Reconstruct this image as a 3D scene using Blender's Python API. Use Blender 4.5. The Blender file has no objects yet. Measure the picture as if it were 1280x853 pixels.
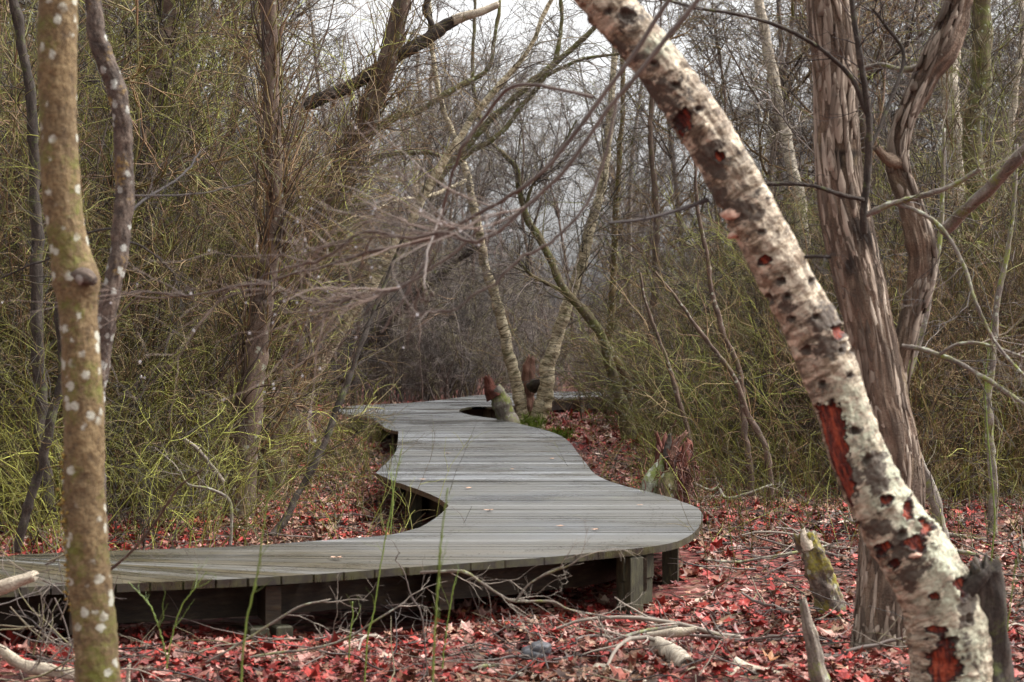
import bpy, math, random
import numpy as np
from mathutils import Vector

RNG = np.random.default_rng(11)
random.seed(5)
scene = bpy.context.scene
COL = scene.collection
FPX, CX, CY, CAMZ = 2489.0, 640.0, 426.5, 1.55
DECK = 0.35

# ------------------------------------------------------------------ helpers
def W(px, py, Y):
    return np.array([(px - CX) / FPX * Y, Y, CAMZ - (py - CY) / FPX * Y])

def on_plane(px, py, z):
    Y = (CAMZ - z) * FPX / (py - CY)
    return np.array([(px - CX) / FPX * Y, Y])

def hashf(ix, iy, iz, seed):
    h = (ix * 374761393 + iy * 668265263 + iz * 2147483647 + seed * 1274126177) & 0xFFFFFFFF
    h = ((h ^ (h >> 13)) * 1274126177) & 0xFFFFFFFF
    h = h ^ (h >> 16)
    return (h & 0xFFFFFF) / float(0xFFFFFF)

def vnoise(p, seed=0):
    p = np.asarray(p, float)
    i = np.floor(p).astype(np.int64)
    f = p - i
    u = f * f * (3 - 2 * f)
    r = 0
    for dx in (0, 1):
        for dy in (0, 1):
            for dz in (0, 1):
                w = (u[..., 0] if dx else 1 - u[..., 0]) * (u[..., 1] if dy else 1 - u[..., 1]) * (u[..., 2] if dz else 1 - u[..., 2])
                r = r + w * hashf(i[..., 0] + dx, i[..., 1] + dy, i[..., 2] + dz, seed)
    return r * 2 - 1

def fbm(p, seed=0, octv=4, gain=.5):
    a, r, s = 1.0, 0, 1.0
    p = np.asarray(p, float)
    for k in range(octv):
        r = r + a * vnoise(p * s, seed + k * 17)
        a *= gain
        s *= 2.03
    return r

def ground_z(x, y):
    x, y = np.asarray(x, float), np.asarray(y, float)
    p = np.stack([x * .35, y * .35, np.zeros_like(x) + 3.1], -1)
    q = np.stack([x * 1.7, y * 1.7, np.zeros_like(x) + 7.1], -1)
    z = .07 * vnoise(p, 3) + .025 * vnoise(q, 5)
    z = z + np.clip((y - 45) / 80, 0, 1) * .5
    return z

def norm(v):
    return v / np.maximum(np.linalg.norm(v, axis=-1, keepdims=True), 1e-9)

def link(o, parent=None):
    COL.objects.link(o)
    if parent is not None:
        o.parent = parent
    return o

def tag(o, label=None, cat=None, group=None, kind=None):
    if label: o['label'] = label
    if cat: o['category'] = cat
    if group: o['group'] = group
    if kind: o['kind'] = kind
    return o

def empty(name, loc, label, cat, group=None):
    o = bpy.data.objects.new(name, None)
    o.empty_display_size = .1
    o.location = loc
    COL.objects.link(o)
    return tag(o, label, cat, group)

def mesh_np(name, V, faces_list, attrs=None, uv=None, smooth=True):
    """faces_list: list of int arrays (F,k); attrs: per-vertex float; uv: per-vertex (n,2)"""
    me = bpy.data.meshes.new(name)
    V = np.asarray(V, np.float32)
    me.vertices.add(len(V))
    me.vertices.foreach_set('co', V.ravel())
    loops = np.concatenate([f.ravel() for f in faces_list]).astype(np.int32)
    tot = np.concatenate([np.full(len(f), f.shape[1], np.int32) for f in faces_list])
    start = np.concatenate([[0], np.cumsum(tot)[:-1]]).astype(np.int32)
    me.loops.add(len(loops))
    me.loops.foreach_set('vertex_index', loops)
    me.polygons.add(len(tot))
    me.polygons.foreach_set('loop_start', start)
    me.polygons.foreach_set('loop_total', tot)
    me.polygons.foreach_set('use_smooth', np.full(len(tot), smooth, bool))
    for k, a in (attrs or {}).items():
        at = me.attributes.new(k, 'FLOAT', 'POINT')
        at.data.foreach_set('value', np.asarray(a, np.float32))
    if uv is not None:
        l = me.uv_layers.new(name='UVMap')
        l.data.foreach_set('uv', np.asarray(uv, np.float32)[loops].ravel())
    me.update(calc_edges=True)
    return me

class MB:
    """collects tubes and loose polys for ONE mesh"""
    def __init__(self):
        self.V, self.F4, self.F3, self.T, self.n = [], [], [], [], 0

    def raw(self, V, F, tint=.5):
        V = np.asarray(V, float)
        F = np.asarray(F, int)
        (self.F4 if F.shape[1] == 4 else self.F3).append(F + self.n)
        self.V.append(V)
        self.T.append(np.broadcast_to(np.asarray(tint, float), (len(V),)).copy())
        self.n += len(V)

    def tubes(self, P, R, sides=3, tint=None, cap=False):
        """P (M,N,3) R (M,N)"""
        P, R = np.asarray(P, float), np.asarray(R, float)
        M, N = P.shape[:2]
        if M == 0: return
        T = np.empty_like(P)
        T[:, 1:-1] = P[:, 2:] - P[:, :-2]
        T[:, 0] = P[:, 1] - P[:, 0]
        T[:, -1] = P[:, -1] - P[:, -2]
        T = norm(T)
        mt = np.abs(T.mean(1))
        ref = np.where((mt[:, 2:3] > .75), np.array([[.13, 1, .07]]), np.array([[.05, .11, 1.]]))[:, None, :]
        A = norm(np.cross(T, np.broadcast_to(ref, T.shape)))
        B = np.cross(T, A)
        th = np.arange(sides) * 2 * math.pi / sides
        ring = (A[:, :, None, :] * np.cos(th)[None, None, :, None] + B[:, :, None, :] * np.sin(th)[None, None, :, None]) * R[:, :, None, None] + P[:, :, None, :]
        V = ring.reshape(-1, 3)
        idx = np.arange(M * N * sides).reshape(M, N, sides)
        a = idx[:, :-1, :]
        b = np.roll(idx, -1, 2)[:, :-1, :]
        c = np.roll(idx, -1, 2)[:, 1:, :]
        d = idx[:, 1:, :]
        F = np.stack([a, b, c, d], -1).reshape(-1, 4)
        if tint is None: tint = RNG.random(M)
        tint = np.broadcast_to(np.asarray(tint, float), (M,))
        self.F4.append(F + self.n)
        self.V.append(V)
        self.T.append(np.repeat(tint, N * sides))
        self.n += len(V)
        if cap:
            for m in range(M):
                for k, rev in ((0, 1), (N - 1, 0)):
                    base = idx[m, k]
                    c0 = P[m, k]
                    vv = np.vstack([ring[m, k], c0[None]])
                    s = np.arange(sides)
                    f = np.stack([s, np.roll(s, -1), np.full(sides, sides)], -1)
                    if rev: f = f[:, ::-1]
                    self.raw(vv, f, tint[m])

    def build(self, name, mat, parent=None, loc=None, smooth=True):
        V = np.concatenate(self.V)
        if parent is not None:
            V = V - np.array(parent.location)
        elif loc is not None:
            V = V - np.array(loc)
        fl = []
        if self.F4: fl.append(np.concatenate(self.F4))
        if self.F3: fl.append(np.concatenate(self.F3))
        me = mesh_np(name, V, fl, {'tint': np.concatenate(self.T)}, None, smooth)
        me.materials.append(mat)
        o = bpy.data.objects.new(name, me)
        if parent is None and loc is not None: o.location = loc
        return link(o, parent)

def catmull(pts, n):
    pts = np.asarray(pts, float)
    p = np.vstack([2 * pts[0] - pts[1], pts, 2 * pts[-1] - pts[-2]])
    m = len(pts) - 1
    t = np.linspace(0, m, n)
    i = np.minimum(t.astype(int), m - 1)
    f = (t - i)[:, None]
    a, b, c, d = p[i], p[i + 1], p[i + 2], p[i + 3]
    return .5 * (2 * b + (c - a) * f + (2 * a - 5 * b + 4 * c - d) * f ** 2 + (3 * b - a - 3 * c + d) * f ** 3)

def grow(rng, S, D, L, nseg, wob, grav=0.0):
    M = len(S)
    P = np.empty((M, nseg + 1, 3))
    P[:, 0] = S
    d = norm(D)
    st = (np.asarray(L) / nseg)[:, None]
    for k in range(nseg):
        d = norm(d + rng.normal(0, wob, (M, 3)) + np.array([0, 0, grav]))
        P[:, k + 1] = P[:, k] + d * st
    return P

def branch(rng, P, n, t0, t1, a0, a1, lift=0.0):
    M, N = P.shape[:2]
    pi = np.repeat(np.arange(M), n)
    t = rng.uniform(t0, t1, len(pi)) * (N - 1)
    i = np.minimum(t.astype(int), N - 2)
    f = (t - i)[:, None]
    S = P[pi, i] * (1 - f) + P[pi, i + 1] * f
    d = norm(P[pi, i + 1] - P[pi, i])
    r = norm(np.cross(d, rng.normal(size=d.shape)))
    a = rng.uniform(a0, a1, len(pi))[:, None]
    D = d * np.cos(a) + r * np.sin(a) + np.array([0, 0, lift])
    return S, norm(D), pi, t / (N - 1)

def taper(M, N, r0, r1):
    r0 = np.broadcast_to(np.asarray(r0, float), (M,))
    return r0[:, None] * (1 - np.linspace(0, 1, N)[None]) + np.broadcast_to(np.asarray(r1, float), (M,))[:, None] * np.linspace(0, 1, N)[None]

# ------------------------------------------------------------------ materials
class NT:
    def __init__(self, name):
        self.m = bpy.data.materials.new(name)
        self.m.use_nodes = True
        self.t = self.m.node_tree
        self.t.nodes.clear()
        self.out = self.t.nodes.new('ShaderNodeOutputMaterial')
        self.b = self.t.nodes.new('ShaderNodeBsdfPrincipled')
        self.t.links.new(self.b.outputs[0], self.out.inputs[0])

    def n(self, typ, **kw):
        nd = self.t.nodes.new('ShaderNode' + typ)
        for k, v in kw.items(): setattr(nd, k, v)
        return nd

    def set(self, sock, v):
        if hasattr(v, 'is_output') or isinstance(v, bpy.types.NodeSocket): self.t.links.new(v, sock)
        else:
            if isinstance(v, tuple) and len(v) == 3 and sock.type == 'RGBA': v = v + (1,)
            sock.default_value = v

    def coord(self, kind='Object', scale=(1, 1, 1)):
        c = self.n('TexCoord').outputs[kind]
        mp = self.n('Mapping')
        self.t.links.new(c, mp.inputs[0])
        mp.inputs['Scale'].default_value = scale
        return mp.outputs[0]

    def noise(self, vec, scale, detail=4, rough=.55, dist=0.0):
        nd = self.n('TexNoise')
        self.t.links.new(vec, nd.inputs['Vector'])
        nd.inputs['Scale'].default_value = scale
        nd.inputs['Detail'].default_value = detail
        nd.inputs['Roughness'].default_value = rough
        nd.inputs['Distortion'].default_value = dist
        return nd.outputs[0]

    def voro(self, vec, scale, out='Distance', rnd=1.0):
        nd = self.n('TexVoronoi')
        self.t.links.new(vec, nd.inputs['Vector'])
        nd.inputs['Scale'].default_value = scale
        nd.inputs['Randomness'].default_value = rnd
        return nd.outputs[out]

    def attr(self, name):
        return self.n('Attribute', attribute_name=name).outputs['Fac']

    def ramp(self, fac, stops, interp='LINEAR'):
        nd = self.n('ValToRGB')
        cr = nd.color_ramp
        cr.interpolation = interp
        while len(cr.elements) < len(stops): cr.elements.new(.5)
        for e, (p, c) in zip(cr.elements, stops):
            e.position = p
            if not isinstance(c, tuple): c = (c, c, c)
            e.color = tuple(c[:3]) + (1,)
        self.set(nd.inputs[0], fac)
        return nd.outputs[0]

    def mix(self, fac, a, b, blend='MIX'):
        nd = self.n('Mix', data_type='RGBA', blend_type=blend)
        self.set(nd.inputs[0], fac)
        self.set(nd.inputs[6], a)
        self.set(nd.inputs[7], b)
        return nd.outputs[2]

    def math(self, op, a, b=0.0, clamp=False):
        nd = self.n('Math', operation=op, use_clamp=clamp)
        self.set(nd.inputs[0], a)
        self.set(nd.inputs[1], b)
        return nd.outputs[0]

    def objrand(self):
        return self.n('ObjectInfo').outputs['Random']

    def bump(self, h, strength=.5, dist=.02):
        nd = self.n('Bump')
        nd.inputs['Strength'].default_value = strength
        nd.inputs['Distance'].default_value = dist
        self.t.links.new(h, nd.inputs['Height'])
        self.t.links.new(nd.outputs[0], self.b.inputs['Normal'])

    def done(self, color, rough=.8, spec=.3):
        self.set(self.b.inputs['Base Color'], color)
        self.set(self.b.inputs['Roughness'], rough)
        self.set(self.b.inputs['Specular IOR Level'], spec)
        return self.m

def twig_mat(name, stops, rough=.65, spec=.35, var=.35):
    k = NT(name)
    c = k.ramp(k.attr('tint'), stops)
    nz = k.noise(k.coord('Object'), 9, 3)
    c = k.mix(1.0, c, k.ramp(nz, [(.25, .6), (.75, 1.25)]), 'MULTIPLY')
    c = k.mix(1.0, c, k.ramp(k.objrand(), [(0, 1 - var), (1, 1 + var * .6)]), 'MULTIPLY')
    return k.done(c, rough, spec)

M_GREEN = twig_mat('greenbrier_stems', [(0, (.02, .015, .011)), (.24, (.05, .036, .02)), (.38, (.15, .095, .04)), (.5, (.1, .095, .02)), (.68, (.11, .11, .015)), (.9, (.19, .185, .03)), (1, (.33, .34, .07))])
M_OCHRE = twig_mat('ochre_stems', [(0, (.03, .021, .016)), (.3, (.075, .045, .03)), (.52, (.17, .092, .045)), (.7, (.22, .135, .06)), (.85, (.13, .12, .03)), (1, (.32, .225, .115))])
M_GREY = twig_mat('grey_brown_twigs', [(0, (.028, .022, .02)), (.35, (.085, .065, .055)), (.7, (.18, .14, .12)), (1, (.16, .14, .065))])
M_HAZETWIG = twig_mat('haze_grey_twigs', [(0, (.09, .074, .066)), (.5, (.18, .15, .135)), (1, (.3, .265, .24))])  # pale misty grey: distance haze put into the far twigs' colour
M_DARKTWIG = twig_mat('dark_wet_twigs', [(0, (.02, .016, .015)), (.5, (.045, .034, .032)), (1, (.085, .062, .055))], .7, .2)
M_PINKTWIG = twig_mat('pinkish_brown_twigs', [(0, (.06, .042, .034)), (.5, (.12, .085, .068)), (1, (.22, .165, .135))], .5, .4)
M_PALESTICK = twig_mat('bleached_twigs', [(0, (.13, .105, .085)), (.5, (.25, .21, .17)), (1, (.4, .34, .28))], .7, .3, .15)
M_CANE = twig_mat('living_green_cane', [(0, (.08, .12, .02)), (.6, (.14, .2, .03)), (1, (.2, .22, .05))], .45, .5, .15)

def bark_mat(name, base, dark, light, lichen=None, lich_amt=.0, moss=None, moss_amt=0.0, vscale=(1, .25, 1), fine=38, bumpd=.012, rough=.85):
    k = NT(name)
    uv = k.coord('UV', (vscale[0], vscale[1], 1))
    ob = k.coord('UV')
    n1 = k.noise(uv, fine, 6, .65)
    n2 = k.noise(ob, 5, 4, .6)
    c = k.ramp(n1, [(.28, dark), (.5, base), (.74, light)])
    c = k.mix(k.ramp(n2, [(.38, 0), (.66, .5)]), c, dark)
    n3 = k.noise(ob, 90, 3, .6)
    c = k.mix(1.0, c, k.ramp(n3, [(.3, .65), (.7, 1.3)]), 'MULTIPLY')
    if moss:
        mm = k.math('ADD', k.noise(ob, 6, 5, .65), k.math('MULTIPLY', k.noise(ob, 60, 2), .25))
        c = k.mix(k.ramp(mm, [(.72 - moss_amt * .35, 0), (.86 - moss_amt * .3, 1)]), c, k.mix(k.noise(ob, 45, 3), moss, tuple(x * 1.8 for x in moss)))
    if lichen:
        v = k.voro(ob, 17)
        vv = k.math('ADD', v, k.math('MULTIPLY', k.math('SUBTRACT', k.noise(ob, 55, 5, .7), .68), .6))
        keep = k.ramp(k.noise(ob, 7, 2), [(.5 - lich_amt * .25, 0), (.62 - lich_amt * .25, 1)])
        f = k.math('MULTIPLY', k.ramp(vv, [(.12, 1), (.19, 0)]), keep)
        c = k.mix(k.math('MULTIPLY', f, .85), c, k.mix(k.noise(ob, 120, 2), lichen, tuple(x * .72 for x in lichen)))
    k.bump(k.math('ADD', n1, k.math('MULTIPLY', n3, .4)), .8, bumpd)
    return k.done(c, rough, .25)

M_LICHENBARK = bark_mat('olive_bark_with_pale_lichen', (.165, .112, .055), (.07, .047, .028), (.25, .185, .1), (.5, .5, .42), .62, (.085, .085, .02), .28, (1, .7, 1), 30)
M_CRUSTBARK = bark_mat('dark_bark_with_crusty_lichen', (.095, .07, .055), (.025, .02, .018), (.2, .15, .115), (.4, .4, .36), .75, (.2, .13, .04), .06, (1, .5, 1), 30)
M_ALDER = bark_mat('mossy_olive_bark', (.13, .1, .055), (.04, .032, .024), (.22, .18, .11), (.4, .42, .33), .3, (.075, .08, .022), .38, (1, .35, 1), 22)
M_FARBARK = bark_mat('shaggy_brown_bark', (.12, .08, .06), (.04, .03, .025), (.21, .15, .11), (.35, .36, .28), .05, (.075, .07, .025), .12, (1, .2, 1), 26)
M_DARKBARK = bark_mat('wet_black_bark', (.048, .037, .03), (.016, .013, .011), (.11, .088, .07), None, 0, (.06, .07, .02), .12, (1, .25, 1), 26, .012, .85)
M_PALEBARK = bark_mat('weathered_pale_wood', (.42, .36, .28), (.2, .16, .115), (.56, .5, .41), None, 0, (.12, .12, .03), .15, (1, .12, 1), 24)
M_GREYBARK = bark_mat('grey_branch_bark', (.2, .17, .145), (.07, .058, .05), (.34, .3, .26), (.4, .42, .34), .25, (.13, .15, .03), .3, (1, .2, 1), 26)
M_STICK = bark_mat('weathered_grey_stick', (.2, .165, .135), (.06, .048, .04), (.36, .31, .255), (.4, .42, .33), .3, (.12, .13, .03), .25, (1, .15, 1), 30)
M_REDROT = bark_mat('red_rotten_wood', (.12, .036, .024), (.03, .012, .01), (.24, .09, .055), None, 0, None, 0, (1, .1, 1), 34, .02)
M_PINKROT = bark_mat('splintered_pinkish_wood', (.17, .085, .06), (.05, .025, .019), (.3, .18, .135), None, 0, None, 0, (1, .06, 1), 40, .02)

def oak_mat():
    k = NT('furrowed_brown_bark')
    ob = k.coord('UV')
    uv = k.coord('UV', (1, .2, 1))
    d = k.attr('ridge')
    n1 = k.noise(uv, 52, 6, .7, .8)
    n2 = k.noise(ob, 3.2, 4, .6)
    n3 = k.noise(ob, 120, 3, .6)
    c = k.ramp(n1, [(.26, (.075, .05, .036)), (.43, (.2, .14, .1)), (.58, (.29, .215, .155)), (.76, (.42, .335, .255))])
    c = k.mix(k.ramp(n2, [(.42, 0), (.7, .45)]), c, (.2, .115, .085))
    c = k.mix(k.ramp(k.noise(ob, 2.1, 3), [(.55, 0), (.72, .45)]), c, (.2, .18, .08))
    c = k.mix(k.ramp(d, [(.35, 0), (.85, .7)]), c, (.06, .042, .032))
    c = k.mix(k.attr('stain'), c, (.025, .02, .018))
    c = k.mix(1.0, c, k.ramp(n3, [(.3, .7), (.7, 1.25)]), 'MULTIPLY')
    v = k.voro(ob, 22)
    f = k.math('MULTIPLY', k.ramp(v, [(.06, 1), (.11, 0)]), k.ramp(k.noise(ob, 5, 2), [(.52, 0), (.6, 1)]))
    c = k.mix(k.math('MULTIPLY', f, .7), c, (.45, .43, .36))
    k.bump(k.math('ADD', n1, k.math('MULTIPLY', n3, .35)), 1.0, .03)
    return k.done(c, .85, .22)
M_OAK = oak_mat()

def birch_mat(name, wounds=True, mossy=0.0, warm=1.0):
    k = NT(name)
    ob = k.coord('UV')
    lent = k.coord('UV', (.35, 2.6, 1))
    n1 = k.noise(k.coord('UV', (.55, 1.5, 1)), 17, 6, .68, .6)
    n2 = k.noise(ob, 5.5, 5, .65)
    n3 = k.noise(lent, 42, 3, .5)
    n4 = k.noise(ob, 85, 4, .6)
    cream, tan, brn = (.53, .45, .34), (.25, .19, .125), (.075, .052, .036)
    if mossy: cream, tan, brn = (.66, .57, .4), (.36, .28, .17), (.05, .038, .025)
    c = k.ramp(n1, [(.33, brn), (.45, tan), (.53, cream), (.8, tuple(min(x * 1.18, .8) for x in cream))])
    c = k.mix(k.ramp(n2, [(.5, 0), (.66, .8 if wounds else .45)]), c, (.2, .145, .1))
    vd = k.coord('UV', (.5, 1.9, 1))
    va = k.n('VectorMath', operation='ADD')
    k.t.links.new(vd, va.inputs[0])
    nn = k.n('TexNoise')
    k.t.links.new(vd, nn.inputs['Vector'])
    nn.inputs['Scale'].default_value = 20
    sc_ = k.n('VectorMath', operation='SCALE')
    k.t.links.new(nn.outputs[1], sc_.inputs[0])
    sc_.inputs[3].default_value = .06
    k.t.links.new(sc_.outputs[0], va.inputs[1])
    ve = k.n('TexVoronoi', feature='DISTANCE_TO_EDGE')
    k.t.links.new(va.outputs[0], ve.inputs['Vector'])
    ve.inputs['Scale'].default_value = 24
    c = k.mix(k.math('MULTIPLY', k.ramp(ve.outputs[0], [(.0, .75), (.09, 0)]), k.ramp(k.noise(ob, 8, 3), [(.4, 0), (.6, 1)])), c, brn)
    vc = k.n('TexVoronoi')
    k.t.links.new(va.outputs[0], vc.inputs['Vector'])
    vc.inputs['Scale'].default_value = 24
    sp_ = k.n('SeparateColor')
    k.t.links.new(vc.outputs['Color'], sp_.inputs[0])
    c = k.mix(1.0, c, k.ramp(sp_.outputs[0], [(0, .62), (1, 1.18)]), 'MULTIPLY')
    c = k.mix(k.ramp(n3, [(.64, 0), (.7, .75)]), c, (.1, .07, .05))
    c = k.mix(k.ramp(k.noise(ob, 9, 6, .7, .8), [(.57 if wounds else .6, 0), (.63, .92)]), c, (.04, .03, .025))
    if mossy:
        c = k.mix(k.ramp(k.noise(ob, 4, 5, .65), [(.5 - .05 * mossy, 0), (.7 - .05 * mossy, .7)]), c, (.08, .082, .022))
    if not wounds and not mossy:
        c = k.mix(.25, c, (.6, .55, .47))
    if wounds:
        lf = k.math('MULTIPLY', k.attr('lichen'), k.ramp(k.noise(ob, 28, 5, .7), [(.4, 0), (.5, 1)]))
        c = k.mix(lf, c, k.mix(k.noise(ob, 110, 2), (.47, .46, .35), (.27, .29, .2)))
        bf = k.math('ADD', k.attr('black'), k.math('MULTIPLY', k.math('SUBTRACT', k.noise(k.coord('UV', (.7, 1.5, 1)), 26, 6, .75, .6), .5), 1.9))
        c = k.mix(k.ramp(bf, [(.4, 0), (.62, .94)]), c, k.mix(k.noise(ob, 60, 3), (.025, .019, .016), (.1, .073, .053)))
        wf = k.math('ADD', k.attr('wound'), k.math('MULTIPLY', k.math('SUBTRACT', k.noise(ob, 50, 4, .7), .5), .5))
        red = k.ramp(k.noise(k.coord('UV', (1, .16, 1)), 55, 5, .7), [(.34, (.015, .008, .007)), (.47, (.11, .02, .013)), (.6, (.36, .07, .032)), (.78, (.46, .16, .085))])
        c = k.mix(k.ramp(wf, [(.4, 0), (.47, 1)]), c, (.03, .018, .015))
        c = k.mix(k.ramp(wf, [(.52, 0), (.62, 1)]), c, red)
        pf = k.attr('fungus')
        c = k.mix(k.ramp(pf, [(.4, 0), (.5, 1)]), c, (.62, .4, .3))
    c = k.mix(1.0, c, k.ramp(n4, [(.3, .72), (.7, 1.18)]), 'MULTIPLY')
    k.bump(k.math('ADD', n1, k.math('MULTIPLY', n4, .6)), .7, .01)
    return k.done(c, .7, .3)
M_BIRCH = birch_mat('scarred_cream_birch_bark', True)
M_BIRCHPLAIN = birch_mat('pale_birch_bark', False)
M_BIRCHMOSS = birch_mat('mossy_birch_bark', False, .25)

def deck_mat():
    k = NT('wet_weathered_decking')
    uv = k.coord('UV', (.35, 9, 1))
    ob = k.coord('Object')
    g = k.noise(uv, 9, 6, .65, .3)
    t = k.attr('tint')
    c = k.ramp(t, [(0, (.016, .016, .016)), (.3, (.048, .05, .052)), (.75, (.092, .097, .104)), (1, (.19, .198, .206))])
    c = k.mix(1.0, c, k.ramp(g, [(.25, .55), (.5, 1.0), (.75, 1.35)]), 'MULTIPLY')
    big = k.noise(ob, .8, 4, .6)
    c = k.mix(k.ramp(big, [(.42, 0), (.6, .7)]), c, (.05, .045, .034))
    c = k.mix(k.ramp(k.noise(ob, 2.3, 5, .7), [(.58, 0), (.74, .4)]), c, (.09, .095, .05))
    c = k.mix(k.math('MULTIPLY', k.attr('brown'), 1.0, True), c, k.mix(k.ramp(g, [(.4, 0), (.62, 1)]), (.026, .023, .015), (.085, .064, .03)))
    c = k.mix(k.attr('side'), c, k.mix(k.ramp(k.noise(ob, 14, 5, .7), [(.42, 0), (.6, 1)]), (.014, .011, .007), (.038, .037, .012)))
    wet = k.noise(k.coord('Object', (.7, .9, 1)), 1.1, 5, .65)
    r = k.ramp(k.math('ADD', wet, k.math('MULTIPLY', g, .25)), [(.5, .16), (.74, .46)])
    k.bump(k.math('ADD', g, k.math('MULTIPLY', k.noise(uv, 40, 3), .3)), .35, .006)
    return k.done(c, r, .85)
M_DECK = deck_mat()

def simple_noise_mat(name, stops, scale, rough, spec=.3, bumpd=.01, sc=(1, 1, 1)):
    k = NT(name)
    n = k.noise(k.coord('Object', sc), scale, 6, .65)
    k.bump(n, .6, bumpd)
    return k.done(k.ramp(n, stops), rough, spec)
M_RIM = simple_noise_mat('dark_wet_timber', [(.3, (.016, .012, .009)), (.55, (.04, .028, .017)), (.8, (.075, .056, .03))], 9, .6, .3, .01, (1, 1, 4))
M_POST = simple_noise_mat('greenish_treated_post', [(.3, (.018, .015, .01)), (.55, (.042, .039, .021)), (.8, (.085, .08, .04))], 12, .7, .3, .01, (4, 4, 1))
M_ROCK = simple_noise_mat('dark_slaty_stone', [(.3, (.03, .03, .034)), (.6, (.07, .07, .08)), (.8, (.14, .14, .15))], 14, .45, .5, .02)
M_FUNGUS = simple_noise_mat('ochre_crust_fungus', [(.3, (.12, .08, .02)), (.55, (.34, .22, .05)), (.8, (.5, .4, .18))], 50, .8)
M_MOSS = simple_noise_mat('bright_moss', [(.3, (.04, .06, .008)), (.6, (.11, .16, .015)), (.8, (.2, .26, .03))], 40, .9, .1, .02)

def droplet_mat():
    k = NT('water_droplets')
    k.b.inputs['Transmission Weight'].default_value = .55
    k.b.inputs['IOR'].default_value = 1.33
    return k.done((.85, .84, .86), .08, .9)
M_DROP = droplet_mat()

def leaf_mat():
    k = NT('wet_red_leaves')
    t = k.attr('tint')
    c = k.ramp(t, [(0, (.03, .012, .01)), (.14, (.085, .018, .014)), (.28, (.15, .018, .015)), (.42, (.26, .026, .021)), (.54, (.36, .05, .037)), (.62, (.12, .06, .04)), (.72, (.28, .11, .085)), (.85, (.42, .25, .215)), (.95, (.3, .13, .05)), (1, (.55, .43, .36))])
    n = k.noise(k.coord('Object'), 30, 3)
    c = k.mix(k.attr('brown'), c, k.ramp(t, [(0, (.03, .02, .014)), (.4, (.1, .055, .03)), (.7, (.19, .11, .065)), (1, (.34, .24, .16))]))
    c = k.mix(1.0, c, k.ramp(n, [(.3, .65), (.7, 1.25)]), 'MULTIPLY')
    r = k.ramp(k.noise(k.coord('Object'), 7, 2), [(.35, .35), (.7, .7)])
    return k.done(c, r, .22)
M_LEAF = leaf_mat()

def ground_mat():
    k = NT('damp_leaf_litter_soil')
    ob = k.coord('Object')
    v = k.voro(ob, 14, 'Color')
    sep = k.n('SeparateColor')
    k.t.links.new(v, sep.inputs[0])
    c = k.ramp(sep.outputs[0], [(0, (.03, .012, .011)), (.35, (.09, .025, .022)), (.6, (.16, .04, .035)), (.85, (.2, .1, .085)), (1, (.12, .07, .04))])
    c = k.mix(k.ramp(k.noise(ob, 1.1, 5, .6), [(.45, 0), (.7, .6)]), c, (.035, .025, .018))
    k.bump(k.math('ADD', k.voro(ob, 14), k.noise(ob, 25, 4)), .8, .03)
    return k.done(c, .85, .1)
M_GROUND = ground_mat()

# ------------------------------------------------------------------ trunk builder
def trunk_mesh(P, R, sides, rings, disp=None, kink=0.0):
    """P (n,3), R (n) -> V, F, uv, grid dims; ring frame: seam away from the camera"""
    C = catmull(np.column_stack([P, R]), rings)
    X, r = C[:, :3].copy(), np.maximum(C[:, 3], .0015)
    if kink:
        s0 = np.concatenate([[0], np.cumsum(np.linalg.norm(np.diff(X, axis=0), axis=1))])
        am = kink * min(1, s0[-1] / 1.5) * np.minimum(1, s0 / max(s0[-1] * .15, .01))[:, None] * (r[:, None] * .7 + .004)
        for ax in range(3):
            X[:, ax:ax + 1] += am * fbm(np.stack([s0 * 3.2 / (1 + 12 * r.mean()), s0 * 0 + ax * 5.3, s0 * 0 + X[0, 0] * 9], -1), 40 + ax, 3)[:, None]
        r = r * (1 + .12 * kink * fbm(np.stack([s0 * 16, s0 * 0, s0 * 0 + X[0, 2] * 7], -1), 51, 2))
    T = norm(np.gradient(X, axis=0))
    m = np.abs(T.mean(0))
    ref = np.array([0, 1., 0]) if m[1] < .8 else np.array([0, 0, 1.])
    A = norm(np.cross(T, ref))
    B = norm(np.cross(A, T))            # points along +ref (away)
    th = np.linspace(0, 2 * math.pi, sides + 1)
    s = np.concatenate([[0], np.cumsum(np.linalg.norm(np.diff(X, axis=0), axis=1))])
    Th, Sg = np.meshgrid(th, s)
    rr = np.repeat(r[:, None], sides + 1, 1)
    extra = {}
    if disp is not None:
        d, extra = disp(Th, Sg, rr)
        rr = rr + d
    dirv = B[:, None, :] * np.cos(Th)[..., None] + A[:, None, :] * np.sin(Th)[..., None]
    V = X[:, None, :] + dirv * rr[..., None]
    uv = np.stack([Th * r.mean(), Sg], -1)
    idx = np.arange(V.shape[0] * V.shape[1]).reshape(V.shape[:2])
    F = np.stack([idx[:-1, :-1], idx[:-1, 1:], idx[1:, 1:], idx[1:, :-1]], -1).reshape(-1, 4)
    return V, F, uv, extra, dirv, X, r

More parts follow.
